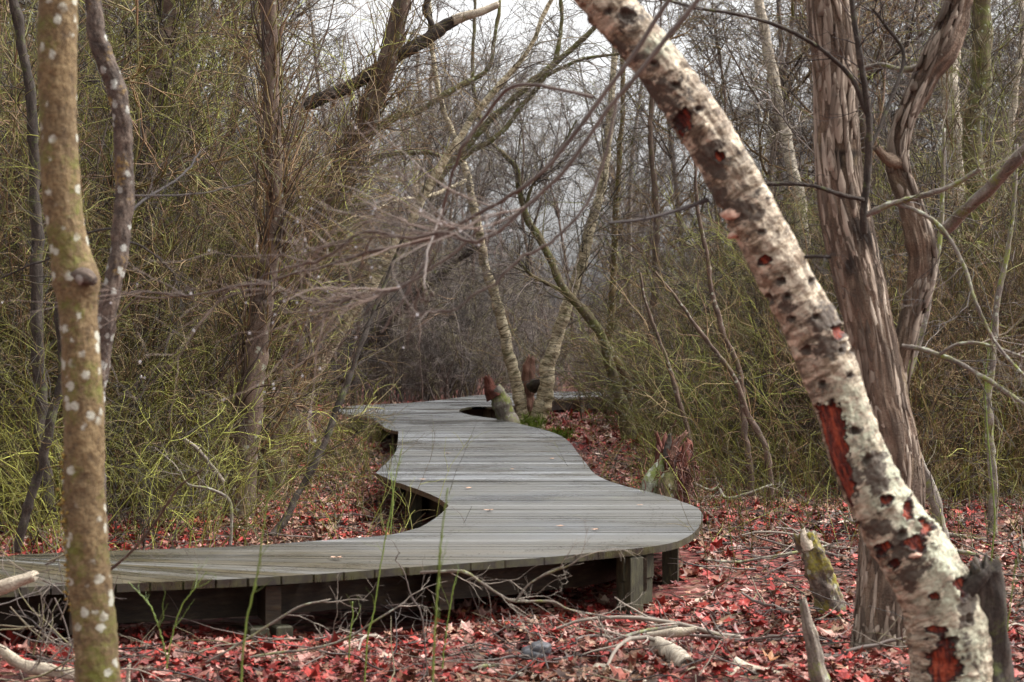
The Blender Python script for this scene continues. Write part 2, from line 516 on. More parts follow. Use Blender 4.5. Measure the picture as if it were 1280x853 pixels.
def make_trunk(name, spec, mat, parent=None, sides=20, rings=None, disp=None, capmat=False, extra_fn=None, jag=0.0):
    """spec: list of (px, py, width_px, Y) in photograph units"""
    P = np.array([W(a, b, Y) for a, b, w, Y in spec])
    R = np.array([w * .5 / FPX * Y for a, b, w, Y in spec])
    if rings is None: rings = max(40, len(spec) * 14)
    if spec[0][2] <= 20: rings = max(rings, len(spec) * 16)
    if disp is None: disp = std_disp(sum(map(ord, name)) % 97 + int(spec[0][0]) % 91)
    V, F, uv, extra, dirv, X, r = trunk_mesh(P, R, sides, rings, disp, 0.0 if spec[0][2] > 40 else (.8 if spec[0][2] > 14 else 1.15))
    if extra_fn: V, ex = extra_fn(V, dirv, r); extra = {**extra, **ex}
    if jag:
        T = norm(X[-1] - X[-2])
        Th = np.linspace(0, 2 * math.pi, sides + 1)
        j = np.abs(fbm(np.stack([np.cos(Th) * 2.3, np.sin(Th) * 2.3, Th * 0], -1), int(spec[0][0]), 3)) * jag
        j[-1] = j[0]
        V[-1] += T * j[:, None]
        V[-2] += T * j[:, None] * .4
    V2, uv2 = V.reshape(-1, 3), uv.reshape(-1, 2)
    # end caps
    n = V.shape[1]
    c0, c1 = V[0].mean(0), V[-1].mean(0)
    if jag: c1 = c1 - norm(X[-1] - X[-2]) * r[-1] * .9
    base = len(V2)
    V2 = np.vstack([V2, c0, c1])
    uv2 = np.vstack([uv2, uv[0, 0], uv[-1, 0]])
    i0 = np.arange(n - 1)
    l = (V.shape[0] - 1) * n
    F3 = np.vstack([np.stack([i0 + 1, i0, np.full(n - 1, base)], -1), np.stack([l + i0, l + i0 + 1, np.full(n - 1, base + 1)], -1)])
    at = {k: np.concatenate([np.asarray(v).ravel(), [0, 0]]) for k, v in extra.items()}
    if 'tint' not in at: at['tint'] = np.full(len(V2), .5)
    off = np.array(parent.location) if parent is not None else np.array([*V2[0]])
    me = mesh_np(name, V2 - off, [F, F3], at, uv2)
    me.materials.append(mat)
    o = bpy.data.objects.new(name, me)
    if parent is None: o.location = off
    return link(o, parent)

def std_disp(seed, amp=.09):
    def f(Th, S, r):
        p = np.stack([np.cos(Th) * 1.2, np.sin(Th) * 1.2, S / np.maximum(r.mean(), .01) * .35], -1)
        return r * amp * fbm(p, seed, 3), {}
    return f

def base_of(spec_pt):
    a, b, w, Y = spec_pt
    x = (a - CX) / FPX * Y
    return (x, Y, float(ground_z(x, Y)))

def gpy(Y, z=0.0):
    return CY + (CAMZ - z) * FPX / Y

def twigs_on(mb, rng, path, n, L, r, wob=.18, grav=0.0, a=(.5, 1.1), sub=5, t0=.1, t1=1.0, lev3=3):
    """side twigs along a world path (k,3)"""
    P = np.asarray(path)[None]
    S, D, pi, t = branch(rng, P, n, t0, t1, *a)
    P1 = grow(rng, S, D, rng.uniform(.35, 1.0, n) * L, 7, wob, grav)
    mb.tubes(P1, taper(n, 8, r, r * .35), 4)
    S, D, pi, t = branch(rng, P1, sub, .15, 1, .4, 1.0)
    P2 = grow(rng, S, D, rng.uniform(.25, .55, len(S)) * L, 5, wob * 1.1, grav)
    mb.tubes(P2, taper(len(S), 6, r * .5, r * .22), 3)
    if lev3:
        S, D, pi, t = branch(rng, P2, lev3, .15, 1, .4, 1.0)
        P3 = grow(rng, S, D, rng.uniform(.1, .25, len(S)) * L, 3, wob * 1.2, grav)
        mb.tubes(P3, taper(len(S), 4, r * .3, r * .16), 3)
        return P1, P2, P3
    return P1, P2

def px_path(spec, n):
    P = np.array([W(a, b, Y) for a, b, w, Y in spec])
    R = np.array([w * .5 / FPX * Y for a, b, w, Y in spec])
    C = catmull(np.column_stack([P, R]), n)
    return C[:, :3], np.maximum(C[:, 3], .0012)

# ------------------------------------------------------------------ ground
def build_ground():
    def axis(lo, hi, dlo, dhi, d):
        near = np.arange(dlo, dhi + 1e-6, d)
        l = dlo - np.geomspace(d, dlo - lo, 14)[::-1]
        h = dhi + np.geomspace(d, hi - dhi, 14)
        return np.concatenate([l, near, h])
    xs, ys = axis(-400, 400, -9, 9, .15), axis(-60, 700, 4, 40, .15)
    X, Y = np.meshgrid(xs, ys)
    V = np.stack([X, Y, ground_z(X, Y)], -1).reshape(-1, 3)
    idx = np.arange(len(V)).reshape(X.shape)
    F = np.stack([idx[:-1, :-1], idx[:-1, 1:], idx[1:, 1:], idx[1:, :-1]], -1).reshape(-1, 4)
    me = mesh_np('ground', V, [F])
    me.materials.append(M_GROUND)
    o = link(bpy.data.objects.new('ground', me))
    tag(o, 'damp woodland floor of dark soil and matted red leaves', 'ground', None, 'structure')
build_ground()

# ------------------------------------------------------------------ boardwalk
def arc(pts, n, sharp=False):
    return [tuple(p) for p in catmull(np.array(pts, float), n)]
FRONT = [(-330, 768), (-200, 754), (-60, 741), (60, 733), (140, 730), (230, 726.5), (320, 722), (400, 717.5), (500, 710), (560, 705.5), (620, 701), (700, 695.5), (740, 691), (800, 685), (842, 678.5), (866, 667), (876, 654), (878, 643), (872, 635)]
RIGHT = [(872, 635), (855, 628), (835, 621), (795, 611.5), (762, 602), (743, 592), (733, 580), (722, 566), (713, 554), (700, 544.5), (680, 537.5), (655, 531.5), (625, 524.5), (600, 521), (583, 518), (573.5, 514.5)]
NOTCH = [(573.5, 514.5), (577, 511), (592, 508.6), (615, 508.8), (640, 507.5), (668, 502.5), (695, 498.6), (735, 496.5), (775, 495), (830, 494)]
FAR = [(830, 489), (767, 489.6), (693, 489.6), (640, 491.4), (600, 494), (570, 497.5), (540, 501.3), (500, 504.3), (465, 506), (438, 507.6), (425, 510), (421, 513), (428, 517), (442, 519.5), (458, 522), (470, 526), (477, 532), (486, 537), (498, 539.5)]
LEFT1 = [(498, 539.5), (497.5, 550), (495, 563), (486, 576), (476, 585), (470, 591.5)]
LEFT2 = [(470, 591.5), (488, 600), (512, 608.5), (538, 618), (553, 626), (561, 632.5)]
LEFT3 = [(561, 632.5), (548, 645), (527, 658), (505, 665), (478, 669.5), (400, 676), (300, 683), (170, 687.5), (60, 691.5), (-60, 700), (-200, 711), (-330, 722)]
outline_px = []
for seg, n in ((FRONT, 90), (RIGHT, 70), (NOTCH, 40), (FAR, 70), (LEFT1, 20), (LEFT2, 20), (LEFT3, 60)):
    a = arc(seg, n)
    outline_px += a[:-1] if seg is not LEFT3 else a
OUT = np.array([on_plane(px, py, DECK) for px, py in outline_px])

def clip_half(poly, p, nrm):
    """keep points with dot(x-p, nrm) >= 0"""
    res = []
    n = len(poly)
    for i in range(n):
        a, b = poly[i], poly[(i + 1) % n]
        da, db = float(np.dot(a - p, nrm)), float(np.dot(b - p, nrm))
        if da >= 0: res.append(a)
        if (da >= 0) != (db >= 0):
            t = da / (da - db)
            res.append(a + (b - a) * t)
    return res

def inside(x, y, poly=OUT):
    x, y = np.asarray(x, float), np.asarray(y, float)
    c = np.zeros(x.shape, bool)
    n = len(poly)
    for i in range(n):
        x0, y0 = poly[i]
        x1, y1 = poly[(i + 1) % n]
        if y0 == y1: continue
        k = ((y0 > y) != (y1 > y)) & (x < (x1 - x0) * (y - y0) / (y1 - y0) + x0)
        c ^= k
    return c

def build_boardwalk():
    root = empty('boardwalk', (float(OUT[:, 0].mean()), 15.0, .0), 'winding grey wooden boardwalk of wet planks curving through the wood', 'boardwalk')
    rng = np.random.default_rng(3)
    lines = []            # (point, angle)
    # fan section along the front edge, from the far left to where the planks run straight across
    fpx = np.array(arc(FRONT, 600))
    fw = np.array([on_plane(a, b, DECK) for a, b in fpx])
    keys_px = [-330, -60, 40, 250, 480, 640, 720]
    keys_a = [-66, -60, -55, -36, -15, -4, 0]
    stop = 720
    pts, last = [], None
    i0 = int(np.argmin(np.abs(fpx[:, 0] - stop)))
    cur = fw[i0]
    lines.append((cur, 0.0))
    k = i0
    while k > 0:
        ang = math.radians(np.interp(fpx[k, 0], keys_px, keys_a))
        nrm = np.array([-math.sin(ang), math.cos(ang)])
        if abs(np.dot(fw[k] - lines[-1][0], nrm)) >= .142:
            lines.append((fw[k], ang))
        k -= 1
    fan = lines[::-1]
    y = fw[i0][1]
    rows = []
    while y < OUT[:, 1].max():
        y += .142
        rows.append((np.array([0, y]), 0.0))
    allv = [(p, a) for p, a in fan] + rows
    Vs, F4, F3, Fn, T, S, BR, UV = [], [], [], [], [], [], [], []
    polys = []
    nv = 0
    split = fw[i0][1]
    for j in range(len(allv) - 1):
        (p0, a0), (p1, a1) = allv[j], allv[j + 1]
        n0 = np.array([-math.sin(a0), math.cos(a0)])
        n1 = np.array([-math.sin(a1), math.cos(a1)])
        gap = (.0035 if j < len(fan) else .001) + abs(rng.normal(0, .0012)) + (.005 if rng.random() < .07 else 0)
        poly = list(OUT)
        poly = clip_half(poly, p0 + n0 * gap, n0)
        if len(poly) < 3: continue
        poly = clip_half(poly, p1 - n1 * gap, -n1)
        if len(poly) < 3: continue
        # drop repeated points
        q = [poly[0]]
        for v in poly[1:]:
            if np.linalg.norm(v - q[-1]) > .004: q.append(v)
        if np.linalg.norm(q[0] - q[-1]) < .004: q.pop()
        if len(q) < 3: continue
        q = np.array(q)
        d = np.array([math.cos((a0 + a1) / 2), math.sin((a0 + a1) / 2)])
        c = q.mean(0)
        u = (q - c) @ d
        # split wide strips that fall apart into separate stretches of deck
        tint = float(np.clip(rng.normal(.48, .3), 0, 1))
        if rng.random() < .07: tint = rng.uniform(.9, 1.0)
        if rng.random() < .08: tint = rng.uniform(0, .15)
        z = DECK + rng.normal(0, .0012)
        tilt = rng.normal(0, .006)
        m = len(q)
        zz = z + ((q - c) @ np.array([-d[1], d[0]])) * tilt
        top = np.column_stack([q, zz])
        bot = np.column_stack([q, zz - .042])
        uvt = np.column_stack([u + rng.uniform(0, 50), (q - c) @ np.array([-d[1], d[0]]) + j * .3])
        brown = float(np.clip((c[1] * 0 + (1 - np.clip((c[0] + 1.5) / 1.9, 0, 1)) * rng.uniform(.4, 1.25)) if c[1] < 12 else 0, 0, 1))  # near-left boards: brown streaks, plus darkening painted for the trees' dark reflection
        # ring of side quads with own verts
        Vs += [top, top, bot]
        UV += [uvt, uvt, uvt]
        T.append(np.full(3 * m, tint))
        S.append(np.concatenate([np.zeros(m), np.ones(2 * m)]))
        BR.append(np.full(3 * m, brown))
        polys.append(list(range(nv, nv + m)))
        for i in range(m):
            k2 = (i + 1) % m
            polys.append([nv + m + i, nv + 2 * m + i, nv + 2 * m + k2, nv + m + k2])
        nv += 3 * m
    V = np.vstack(Vs) - np.array(root.location)
    me = bpy.data.meshes.new('decking')
    me.from_pydata(V.tolist(), [], polys)
    for nm, arr in (('tint', T), ('side', S), ('brown', BR)):
        at = me.attributes.new(nm, 'FLOAT', 'POINT')
        at.data.foreach_set('value', np.concatenate(arr).astype(np.float32))
    uv = np.vstack(UV)
    l = me.uv_layers.new(name='UVMap')
    li = np.empty(len(me.loops), np.int32)
    me.loops.foreach_get('vertex_index', li)
    l.data.foreach_set('uv', uv[li].astype(np.float32).ravel())
    me.materials.append(M_DECK)
    link(bpy.data.objects.new('decking', me), root)
    sb = MB()
    nx_ = norm(np.roll(OUT, -1, 0) - np.roll(OUT, 1, 0))
    in_ = np.column_stack([-nx_[:, 1], nx_[:, 0]])
    tt = OUT + in_ * .05
    if inside(tt[:, 0], tt[:, 1]).mean() < .5: in_ = -in_
    for i in range(0, len(OUT)):
        for off in (.28, .33):
            c_ = OUT[i] + in_[i] * (off + rng.normal(0, .01)) + nx_[i] * rng.normal(0, .03)
            if c_[1] > 24 or not inside(c_[:1], c_[1:])[0]: continue
            th_ = np.arange(7) * 2 * math.pi / 7
            sb.raw(np.vstack([np.column_stack([c_[0] + .006 * np.cos(th_), c_[1] + .006 * np.sin(th_), np.full(7, DECK + .004)]), [[c_[0], c_[1], DECK + .0055]]]), [(q_, (q_ + 1) % 7, 7) for q_ in range(7)])
    sb.build('screw_heads', M_DARKBARK, root)['kind'] = 'stuff'
    # rim boards: an inset band under the plank ends
    P = OUT
    nx = np.roll(P, -1, 0) - np.roll(P, 1, 0)
    nx = norm(nx)
    inn = np.column_stack([-nx[:, 1], nx[:, 0]])
    test = P + inn * .05
    if inside(test[:, 0], test[:, 1]).mean() < .5: inn = -inn
    def band(name, a, b, off, z0, z1, th, mat):
        Q = P[a:b] + inn[a:b] * off
        Q2 = Q + inn[a:b] * th
        m = len(Q)
        ring = np.stack([np.column_stack([Q, np.full(m, z1)]), np.column_stack([Q, np.full(m, z0)]), np.column_stack([Q2, np.full(m, z0)]), np.column_stack([Q2, np.full(m, z1)])], 1)
        idx = np.arange(m * 4).reshape(m, 4)
        F = np.stack([idx[:-1], np.roll(idx, -1, 1)[:-1], np.roll(idx, -1, 1)[1:], idx[1:]], -1).reshape(-1, 4)
        mb = MB()
        mb.raw(ring.reshape(-1, 3), F)
        return mb.build(name, mat, root, smooth=False)
    cuts = np.cumsum([0, 89, 69, 39, 69, 19, 19])
    names = [(1, cuts[1]), (cuts[1] + 1, cuts[2]), (cuts[2] + 1, cuts[3]), (cuts[3] + 1, cuts[4] - 1), (cuts[4] + 2, cuts[5] - 1), (cuts[5] + 2, cuts[6] - 1), (cuts[6] + 2, len(P) - 1)]
    for a, b in names:
        band('rim_board', a, b, .42 if a == 1 else .2, .095, .304, .045, M_RIM)
    # posts, each a mesh of its own
    def post(px, py, off=.2, w=.1, rot=0.0, z1=.3):
        g = on_plane(px, py, DECK)
        i = int(np.argmin(np.linalg.norm(P - g, axis=1)))
        c = P[i] + inn[i] * off + nx[i] * rot
        h = w / 2
        gz = float(ground_z(c[0], c[1])) - .12
        q = [(-h, -h), (h, -h), (h, h), (-h, h)]
        ax, ay = nx[i], inn[i]
        Vp = []
        be = .008
        for z, s in ((gz, 1), (z1 - be, 1), (z1, 1 - be / h)):
            for sx, sy in q:
                v = c + ax * sx * s + ay * sy * s
                Vp.append((v[0], v[1], z))
        F = [(0, 1, 5, 4), (1, 2, 6, 5), (2, 3, 7, 6), (3, 0, 4, 7), (4, 5, 9, 8), (5, 6, 10, 9), (6, 7, 11, 10), (7, 4, 8, 11), (8, 9, 10, 11)]
        mb = MB()
        mb.raw(Vp, F, random.random())
        mb.build('post', M_POST, root, smooth=False)
    for px, py, off, w, rot in ((330, 721.4, .06, .1, 0), (362, 719.6, .06, .09, 0), (-60, 741, .1, .1, 0), (800, 685, .06, .11, 0), (870, 660, .18, .1, 0),
                                (505, 606, .07, .1, 0), (545, 622, .07, .1, 0), (440, 519.5, .1, .1, 0), (472, 527, .08, .1, 0), (490, 538, .08, .1, 0), (400, 676, .15, .1, 0), (170, 687.5, .15, .1, 0), (600, 508.8, .12, .1, 0), (640, 507.5, .12, .1, 0), (740, 496.5, .12, .1, 0), (720, 563, .15, .1, 0), (640, 528, .12, .1, 0)):
        post(px, py, off, w, rot, .09 if off < .09 and py > 700 else .3)
    # beams carrying the joists from front to back
    for a, b in (((345, 721), (300, 683)), ((560, 705.5), (530, 657)), ((800, 686), (806, 615)), ((100, 731.5), (60, 691.5)), ((505, 607), (738, 586)), ((470, 527), (600, 522))):
        A, B = on_plane(*a, DECK), on_plane(*b, DECK)
        d = norm((B - A)[None])[0]
        A, B = A + d * .1, B - d * .1
        s = np.array([-d[1], d[0]]) * .04
        Vp = []
        for p in (A, B):
            for sg, z in ((-1, .1), (1, .1), (1, .298), (-1, .298)):
                v = p + s * sg
                Vp.append((v[0], v[1], z - .008))
        F = [(0, 1, 2, 3), (7, 6, 5, 4), (0, 4, 5, 1), (1, 5, 6, 2), (2, 6, 7, 3), (3, 7, 4, 0)]
        mb = MB()
        mb.raw(Vp, F)
        mb.build('beam', M_RIM, root, smooth=False)
    # two wide boards on edge at the near right bend
    g0, g1 = on_plane(786, 686.5, DECK), on_plane(824, 681.5, DECK)
    for k, (za, zb, o) in enumerate(((.16, .3, .04), (.0, .15, .05))):
        d = norm((g1 - g0)[None])[0]
        nn = np.array([-d[1], d[0]])
        Vp = []
        for p in (g0, g1):
            for sg, z in ((0, za), (1, za), (1, zb), (0, zb)):
                v = p + nn * (o + sg * .018)
                Vp.append((v[0], v[1], z))
        F = [(0, 1, 2, 3), (7, 6, 5, 4), (0, 4, 5, 1), (1, 5, 6, 2), (2, 6, 7, 3), (3, 7, 4, 0)]
        mb = MB()
        mb.raw(Vp, F)
        mb.build('skirt_board', M_POST, root, smooth=False)
build_boardwalk()

# ------------------------------------------------------------------ leaf litter
def build_leaves():
    rng = np.random.default_rng(21)
    N = 150000
    y = np.sqrt(rng.uniform(8.3 ** 2, 46.0 ** 2, N * 4))
    keep = rng.random(len(y)) < np.interp(y, [8, 15, 22, 31, 46], [1, .85, .4, .16, .08])
    y = y[keep][:N]
    x = rng.uniform(-.285, .285, len(y)) * y
    ins = inside(x, y)
    ins &= (y > 13.5) | ((x < -.5) & (y > 10.6))
    x, y = x[~ins], y[~ins]
    soil = fbm(np.stack([x * 1.1, y * .8, x * 0 + 4], -1), 33, 4)
    kp = rng.random(len(x)) < np.clip(1.25 - 1.6 * soil, .12, 1)
    x, y = x[kp], y[kp]
    n = len(x)
    k = 10
    ang = np.arange(k) * 2 * math.pi / k + math.pi / 2
    rad = np.array([1.0, .55, .9, .5, .72, .38, .72, .5, .9, .55])
    size = np.where(rng.random(n) < .16, rng.uniform(.04, .066, n), rng.uniform(.012, .038, n)) * np.interp(y, [9, 20, 30, 46], [1, 1.2, 1.7, 2.4])
    jit = rng.uniform(.8, 1.2, (n, k))
    px = np.cos(ang) * rad * jit
    py = np.sin(ang) * rad * jit * rng.uniform(.8, 1.1, (n, 1))
    curl = rng.normal(0.15, .28, (n, 1))
    fold = rng.normal(0, .3, (n, 1))
    pz = curl * (px ** 2 + py ** 2) + fold * np.abs(px) + rng.normal(0, .06, (n, k))
    L = np.stack([np.concatenate([np.zeros((n, 1)), px], 1), np.concatenate([np.zeros((n, 1)), py], 1), np.concatenate([np.zeros((n, 1)), pz], 1)], -1) * size[:, None, None]
    a, b, c = rng.uniform(0, 6.28, n), rng.normal(0, .3, n), rng.normal(0, .3, n)
    ca, sa, cb, sb, cc, sc = np.cos(a), np.sin(a), np.cos(b), np.sin(b), np.cos(c), np.sin(c)
    X, Y, Z = L[..., 0], L[..., 1], L[..., 2]
    X, Y = X * ca[:, None] - Y * sa[:, None], X * sa[:, None] + Y * ca[:, None]
    Y, Z = Y * cb[:, None] - Z * sb[:, None], Y * sb[:, None] + Z * cb[:, None]
    X, Z = X * cc[:, None] - Z * sc[:, None], X * sc[:, None] + Z * cc[:, None]
    gz = ground_z(x, y) + rng.uniform(.004, .045, n)
    V = np.stack([X + x[:, None], Y + y[:, None], Z + gz[:, None]], -1)
    base = (np.arange(n) * (k + 1))[:, None]
    i = np.arange(k)
    F = np.stack([np.broadcast_to(base, (n, k)), base + 1 + i, base + 1 + (i + 1) % k], -1).reshape(-1, 3)
    bp = fbm(np.stack([x * .7 + 9, y * .5, x * 0], -1), 19, 4)
    brn = np.where(rng.random(n) < np.clip(.36 + 1.2 * (bp - .05), .15, .92), rng.uniform(.5, 1, n), 0)
    patch = fbm(np.stack([x * .9, y * .9, x * 0], -1), 9, 3) * .16
    tint = np.clip(rng.beta(1.7, 1.7, n) * .98 + patch, 0, 1)
    me = mesh_np('leaf_litter', V.reshape(-1, 3), [F], {'tint': np.repeat(tint, k + 1), 'brown': np.repeat(brn, k + 1)}, None, False)
    me.materials.append(M_LEAF)
    o = link(bpy.data.objects.new('leaf_litter', me))
    tag(o, 'carpet of wet red and pink fallen leaves on the woodland floor', 'leaf litter', None, 'stuff')
    # short twigs lying through the litter
    mb = MB()
    m = 4200
    yy = np.sqrt(rng.uniform(8.5 ** 2, 27 ** 2, m))
    xx = rng.uniform(-.28, .28, m) * yy
    ok = ~inside(xx, yy)
    xx, yy = xx[ok], yy[ok]
    m = len(xx)
    a = rng.uniform(0, 6.28, m)
    S = np.stack([xx, yy, ground_z(xx, yy) + rng.uniform(.02, .07, m)], -1)
    D = np.stack([np.cos(a), np.sin(a), rng.normal(0, .16, m)], -1)
    Lh = rng.uniform(.12, .7, m)
    P = grow(rng, S, D, Lh, 5, .13)
    mb.tubes(P, taper(m, 6, rng.uniform(.0022, .0065, m), .0015), 4)
    S, D, pi, t = branch(rng, P, 2, .2, .9, .4, .9)
    P = grow(rng, S, D, rng.uniform(.08, .25, len(S)), 3, .15)
    mb.tubes(P, taper(len(S), 4, .002, .001), 3)
    o = mb.build('ground_twigs', M_GREY)
    tag(o, 'scatter of small bare twigs lying among the fallen leaves', 'twigs', None, 'stuff')
    # thin upright briar shoots and dry grass over the leaf carpet
    mb = MB()
    m = 3000
    yy = np.sqrt(rng.uniform(12.5 ** 2, 33 ** 2, m * 2))
    xx = rng.uniform(-.28, .28, len(yy)) * yy
    dens = np.interp(yy, [12, 17, 24], [.14, .5, 1]) * np.where(xx < 0, 1.15, 1.0) + np.where((xx > 1.2) & (yy > 14), .3, 0)
    ppx = xx / yy * FPX + CX
    dens = dens * np.where((ppx > 470) & (ppx < 800) & (yy > 20), .04, 1)
    ok = (~inside(xx, yy)) & (rng.random(len(yy)) < dens)
    xx, yy = xx[ok], yy[ok]
    m = len(xx)
    S = np.stack([xx, yy, ground_z(xx, yy)], -1)
    D = np.stack([rng.normal(0, .28, m), rng.normal(0, .28, m), np.ones(m)], -1)
    P = grow(rng, S, D, rng.uniform(.25, 1.1, m), 7, .12, -.02)
    mb.tubes(P, taper(m, 8, rng.uniform(.0025, .0042, m), .0012), 3)
    S, D, pi, t = branch(rng, P, 3, .25, 1, .4, 1.0)
    P = grow(rng, S, D, rng.uniform(.08, .35, len(S)), 4, .2)
    mb.tubes(P, taper(len(S), 5, .002, .001), 3)
    o = mb.build('low_briar_shoots', M_GREEN)
    tag(o, 'thin green and brown shoots sprouting through the leaf carpet', 'undergrowth', None, 'stuff')
build_leaves()

# ------------------------------------------------------------------ foreground: scarred leaning birch
def build_birch():
    spec = [(1176, 1010, 120, 6.9), (1184, 930, 112, 6.95), (1190, 853, 106, 7.0), (1187, 800, 104, 7.0), (1176, 755, 106, 7.0), (1150, 705, 104, 7.0), (1122, 665, 98, 7.0), (1092, 618, 90, 7.0), (1069, 565, 84, 7.0), (1052, 510, 78, 7.0), (1037, 462, 82, 7.0), (1016, 410, 82, 7.0),
            (990, 362, 78, 7.0), (962, 310, 78, 7.0), (937, 262, 76, 7.0), (908, 208, 73, 7.0), (876, 158, 74, 7.0), (840, 105, 72, 7.0), (803, 56, 70, 7.0), (764, 10, 72, 7.0), (700, -70, 68, 7.0), (640, -160, 62, 7.0), (590, -260, 54, 7.0)]
    spec = [(a, b_, w * (1.0 if b_ > 760 else .9 if b_ > 640 else .84), q) for a, b_, w, q in spec]
    b = base_of(spec[0])
    root = empty('leaning_birch', b, 'scarred cream birch leaning left with red wounds, nearest tree on the right', 'tree')
    wounds = [(1047, 416, 11, 9), (853, 148, 10, 15), (843, 172, 9, 9), (899, 194, 7, 6), (957, 326, 7, 6), (1108, 628, 10, 7), (1136, 633, 6, 14), (1160, 660, 10, 12), (1147, 679, 14, 10), (1105, 687, 10, 7), (1119, 705, 8, 6), (1168, 746, 8, 5), (1170, 787, 12, 5), (1177, 830, 20, 26), (1203, 735, 9, 12), (716, 20, 14, 26)]
    holes = [(761, 15, 5, 5), (783, 19, 11, 8), (816, 80, 7, 6), (843, 107, 8, 6), (872, 135, 5, 4), (1052, 438, 4, 4), (1067, 437, 4, 4), (1062, 470, 4, 4), (1027, 480, 4, 4), (1068, 538, 5, 5), (1020, 395, 5, 4), (975, 352, 5, 4), (962, 375, 6, 5), (990, 398, 5, 4), (984, 370, 4, 4), (950, 290, 5, 5), (1073, 655, 5, 5), (1212, 775, 5, 6), (1195, 800, 4, 4), (1040, 500, 4, 4), (1008, 437, 5, 5), (930, 345, 6, 5), (898, 262, 7, 5), (760, 66, 10, 9), (1015, 350, 4, 4), (1085, 575, 6, 5), (1128, 668, 6, 5)]
    blacks = [(886, 192, 22, 20), (892, 250, 17, 20), (870, 255, 12, 8), (815, 118, 24, 20), (1035, 432, 18, 16), (850, 140, 16, 22), (1095, 590, 16, 26), (925, 265, 26, 14), (1065, 600, 14, 20), (1130, 690, 26, 16), (900, 218, 12, 8), (770, 60, 14, 12), (1030, 402, 20, 18), (1100, 660, 18, 12), (1208, 760, 8, 50), (1140, 720, 16, 16), (985, 385, 10, 10)]
    lich = [(1120, 615, 34, 26), (1150, 650, 40, 34), (1180, 700, 36, 44), (1110, 590, 24, 24), (1060, 520, 18, 34), (1190, 740, 20, 26), (820, 60, 14, 12), (1205, 820, 22, 60), (1080, 560, 14, 30)]
    fung = [(911, 268, 10, 6), (905, 284, 5, 4), (918, 294, 5, 4), (1143, 694, 7, 3)]
    def feat(V, dirv, r):
        px = CX + V[..., 0] / V[..., 1] * FPX
        py = CY + (CAMZ - V[..., 2]) / V[..., 1] * FPX
        front = dirv[..., 1] < .35
        nz = 1.5 * fbm(np.stack([px * .1, py * .1, px * 0], -1), 4, 5, .65)
        def field(lst, soft=1.0):
            f = np.zeros(px.shape)
            for a, c, rx, ry in lst:
                d = np.sqrt(((px - a) / rx) ** 2 + ((py - c) / ry) ** 2) + nz * .28
                f = np.maximum(f, np.clip(1.0 - .5 * d * soft, 0, 1))
            return f * front
        w = field(wounds)
        # the long stripped strip on the near side of the bend
        L = np.interp(py, [505, 560, 640, 655], [1010, 1028, 1056, 1064]) - 6
        Rr = np.interp(py, [505, 540, 600, 640, 655], [1056, 1058, 1066, 1066, 1064])
        inn = np.minimum(np.minimum(px - L, Rr - px) / 6, np.minimum(py - 508, 648 - py) / 6) + nz * .6
        w = np.maximum(w, np.clip(.5 + .5 * inn, 0, 1) * front)
        h = field(holes)
        bl = np.maximum(field(blacks) * 1.1, field([(a, c, rx * 1.15, ry * 1.15) for a, c, rx, ry in holes]) * 1.3)
        li = np.clip(field(lich) * 1.15, 0, 1)
        fu = field(fung)
        sink = np.clip((w - .45) * 5, 0, 1) * .018 + np.clip((h - .5) * 4, 0, 1) * .02 - np.clip((fu - .4) * 4, 0, 1) * .02 - np.clip((w - .25) * 5, 0, 1) * np.clip((.5 - w) * 8, 0, 1) * .01
        V = V - dirv * sink[..., None]
        return V, {'wound': w, 'black': np.clip(bl, 0, 1), 'lichen': li, 'fungus': fu}
    def disp(Th, S, r):
        p = np.stack([np.cos(Th) * 1.4, np.sin(Th) * 1.4, S * 3.0], -1)
        q = np.stack([np.cos(Th) * 6, np.sin(Th) * 6, S * 34], -1)
        pl = np.stack([np.cos(Th) * 3, np.sin(Th) * 3, S * 22], -1)
        return r * (.1 * fbm(p, 8, 4) + .03 * fbm(q, 2, 3) + .016 * np.clip(fbm(pl, 6, 4) * 3, -1, 1)), {}
    make_trunk('trunk', spec, M_BIRCH, root, 150, 800, disp, extra_fn=feat)
    # the dark broken stub fused to the right of the foot
    sp = [(1240, 1010, 80, 7.05), (1236, 930, 72, 7.05), (1231, 853, 62, 7.05), (1230, 800, 54, 7.03), (1231, 760, 48, 7.0), (1231, 730, 42, 6.98), (1231, 712, 36, 6.96)]
    st = make_trunk('broken_stub', sp, M_DARKBARK, root, 36, 90, std_disp(5, .25), jag=.06)
    st['label'] = 'black broken stub'
    sp = [(1196, 752, 26, 6.95), (1212, 734, 22, 6.93), (1226, 722, 16, 6.92), (1234, 716, 10, 6.92)]
    make_trunk('broken_stub', sp, M_DARKBARK, root, 20, 40, std_disp(9, .3), jag=.03)
    # two thin side twigs
    rng = np.random.default_rng(4)
    for s in ([(884, 250, 6, 6.98), (850, 262, 5, 6.9), (805, 274, 4, 6.8), (760, 279, 3, 6.7)], [(935, 345, 0, 7)] and [(1000, 322, 5, 7.0), (1018, 321, 4.5, 6.95), (1038, 322, 4, 6.9)]):
        p, r = px_path(s, 24)
        mb = MB()
        mb.tubes(p[None], r[None], 7, [.3])
        twigs_on(mb, rng, p, 5, .2, .002, sub=2, lev3=0)
        mb.build('side_twig', M_DARKTWIG, root)
build_birch()

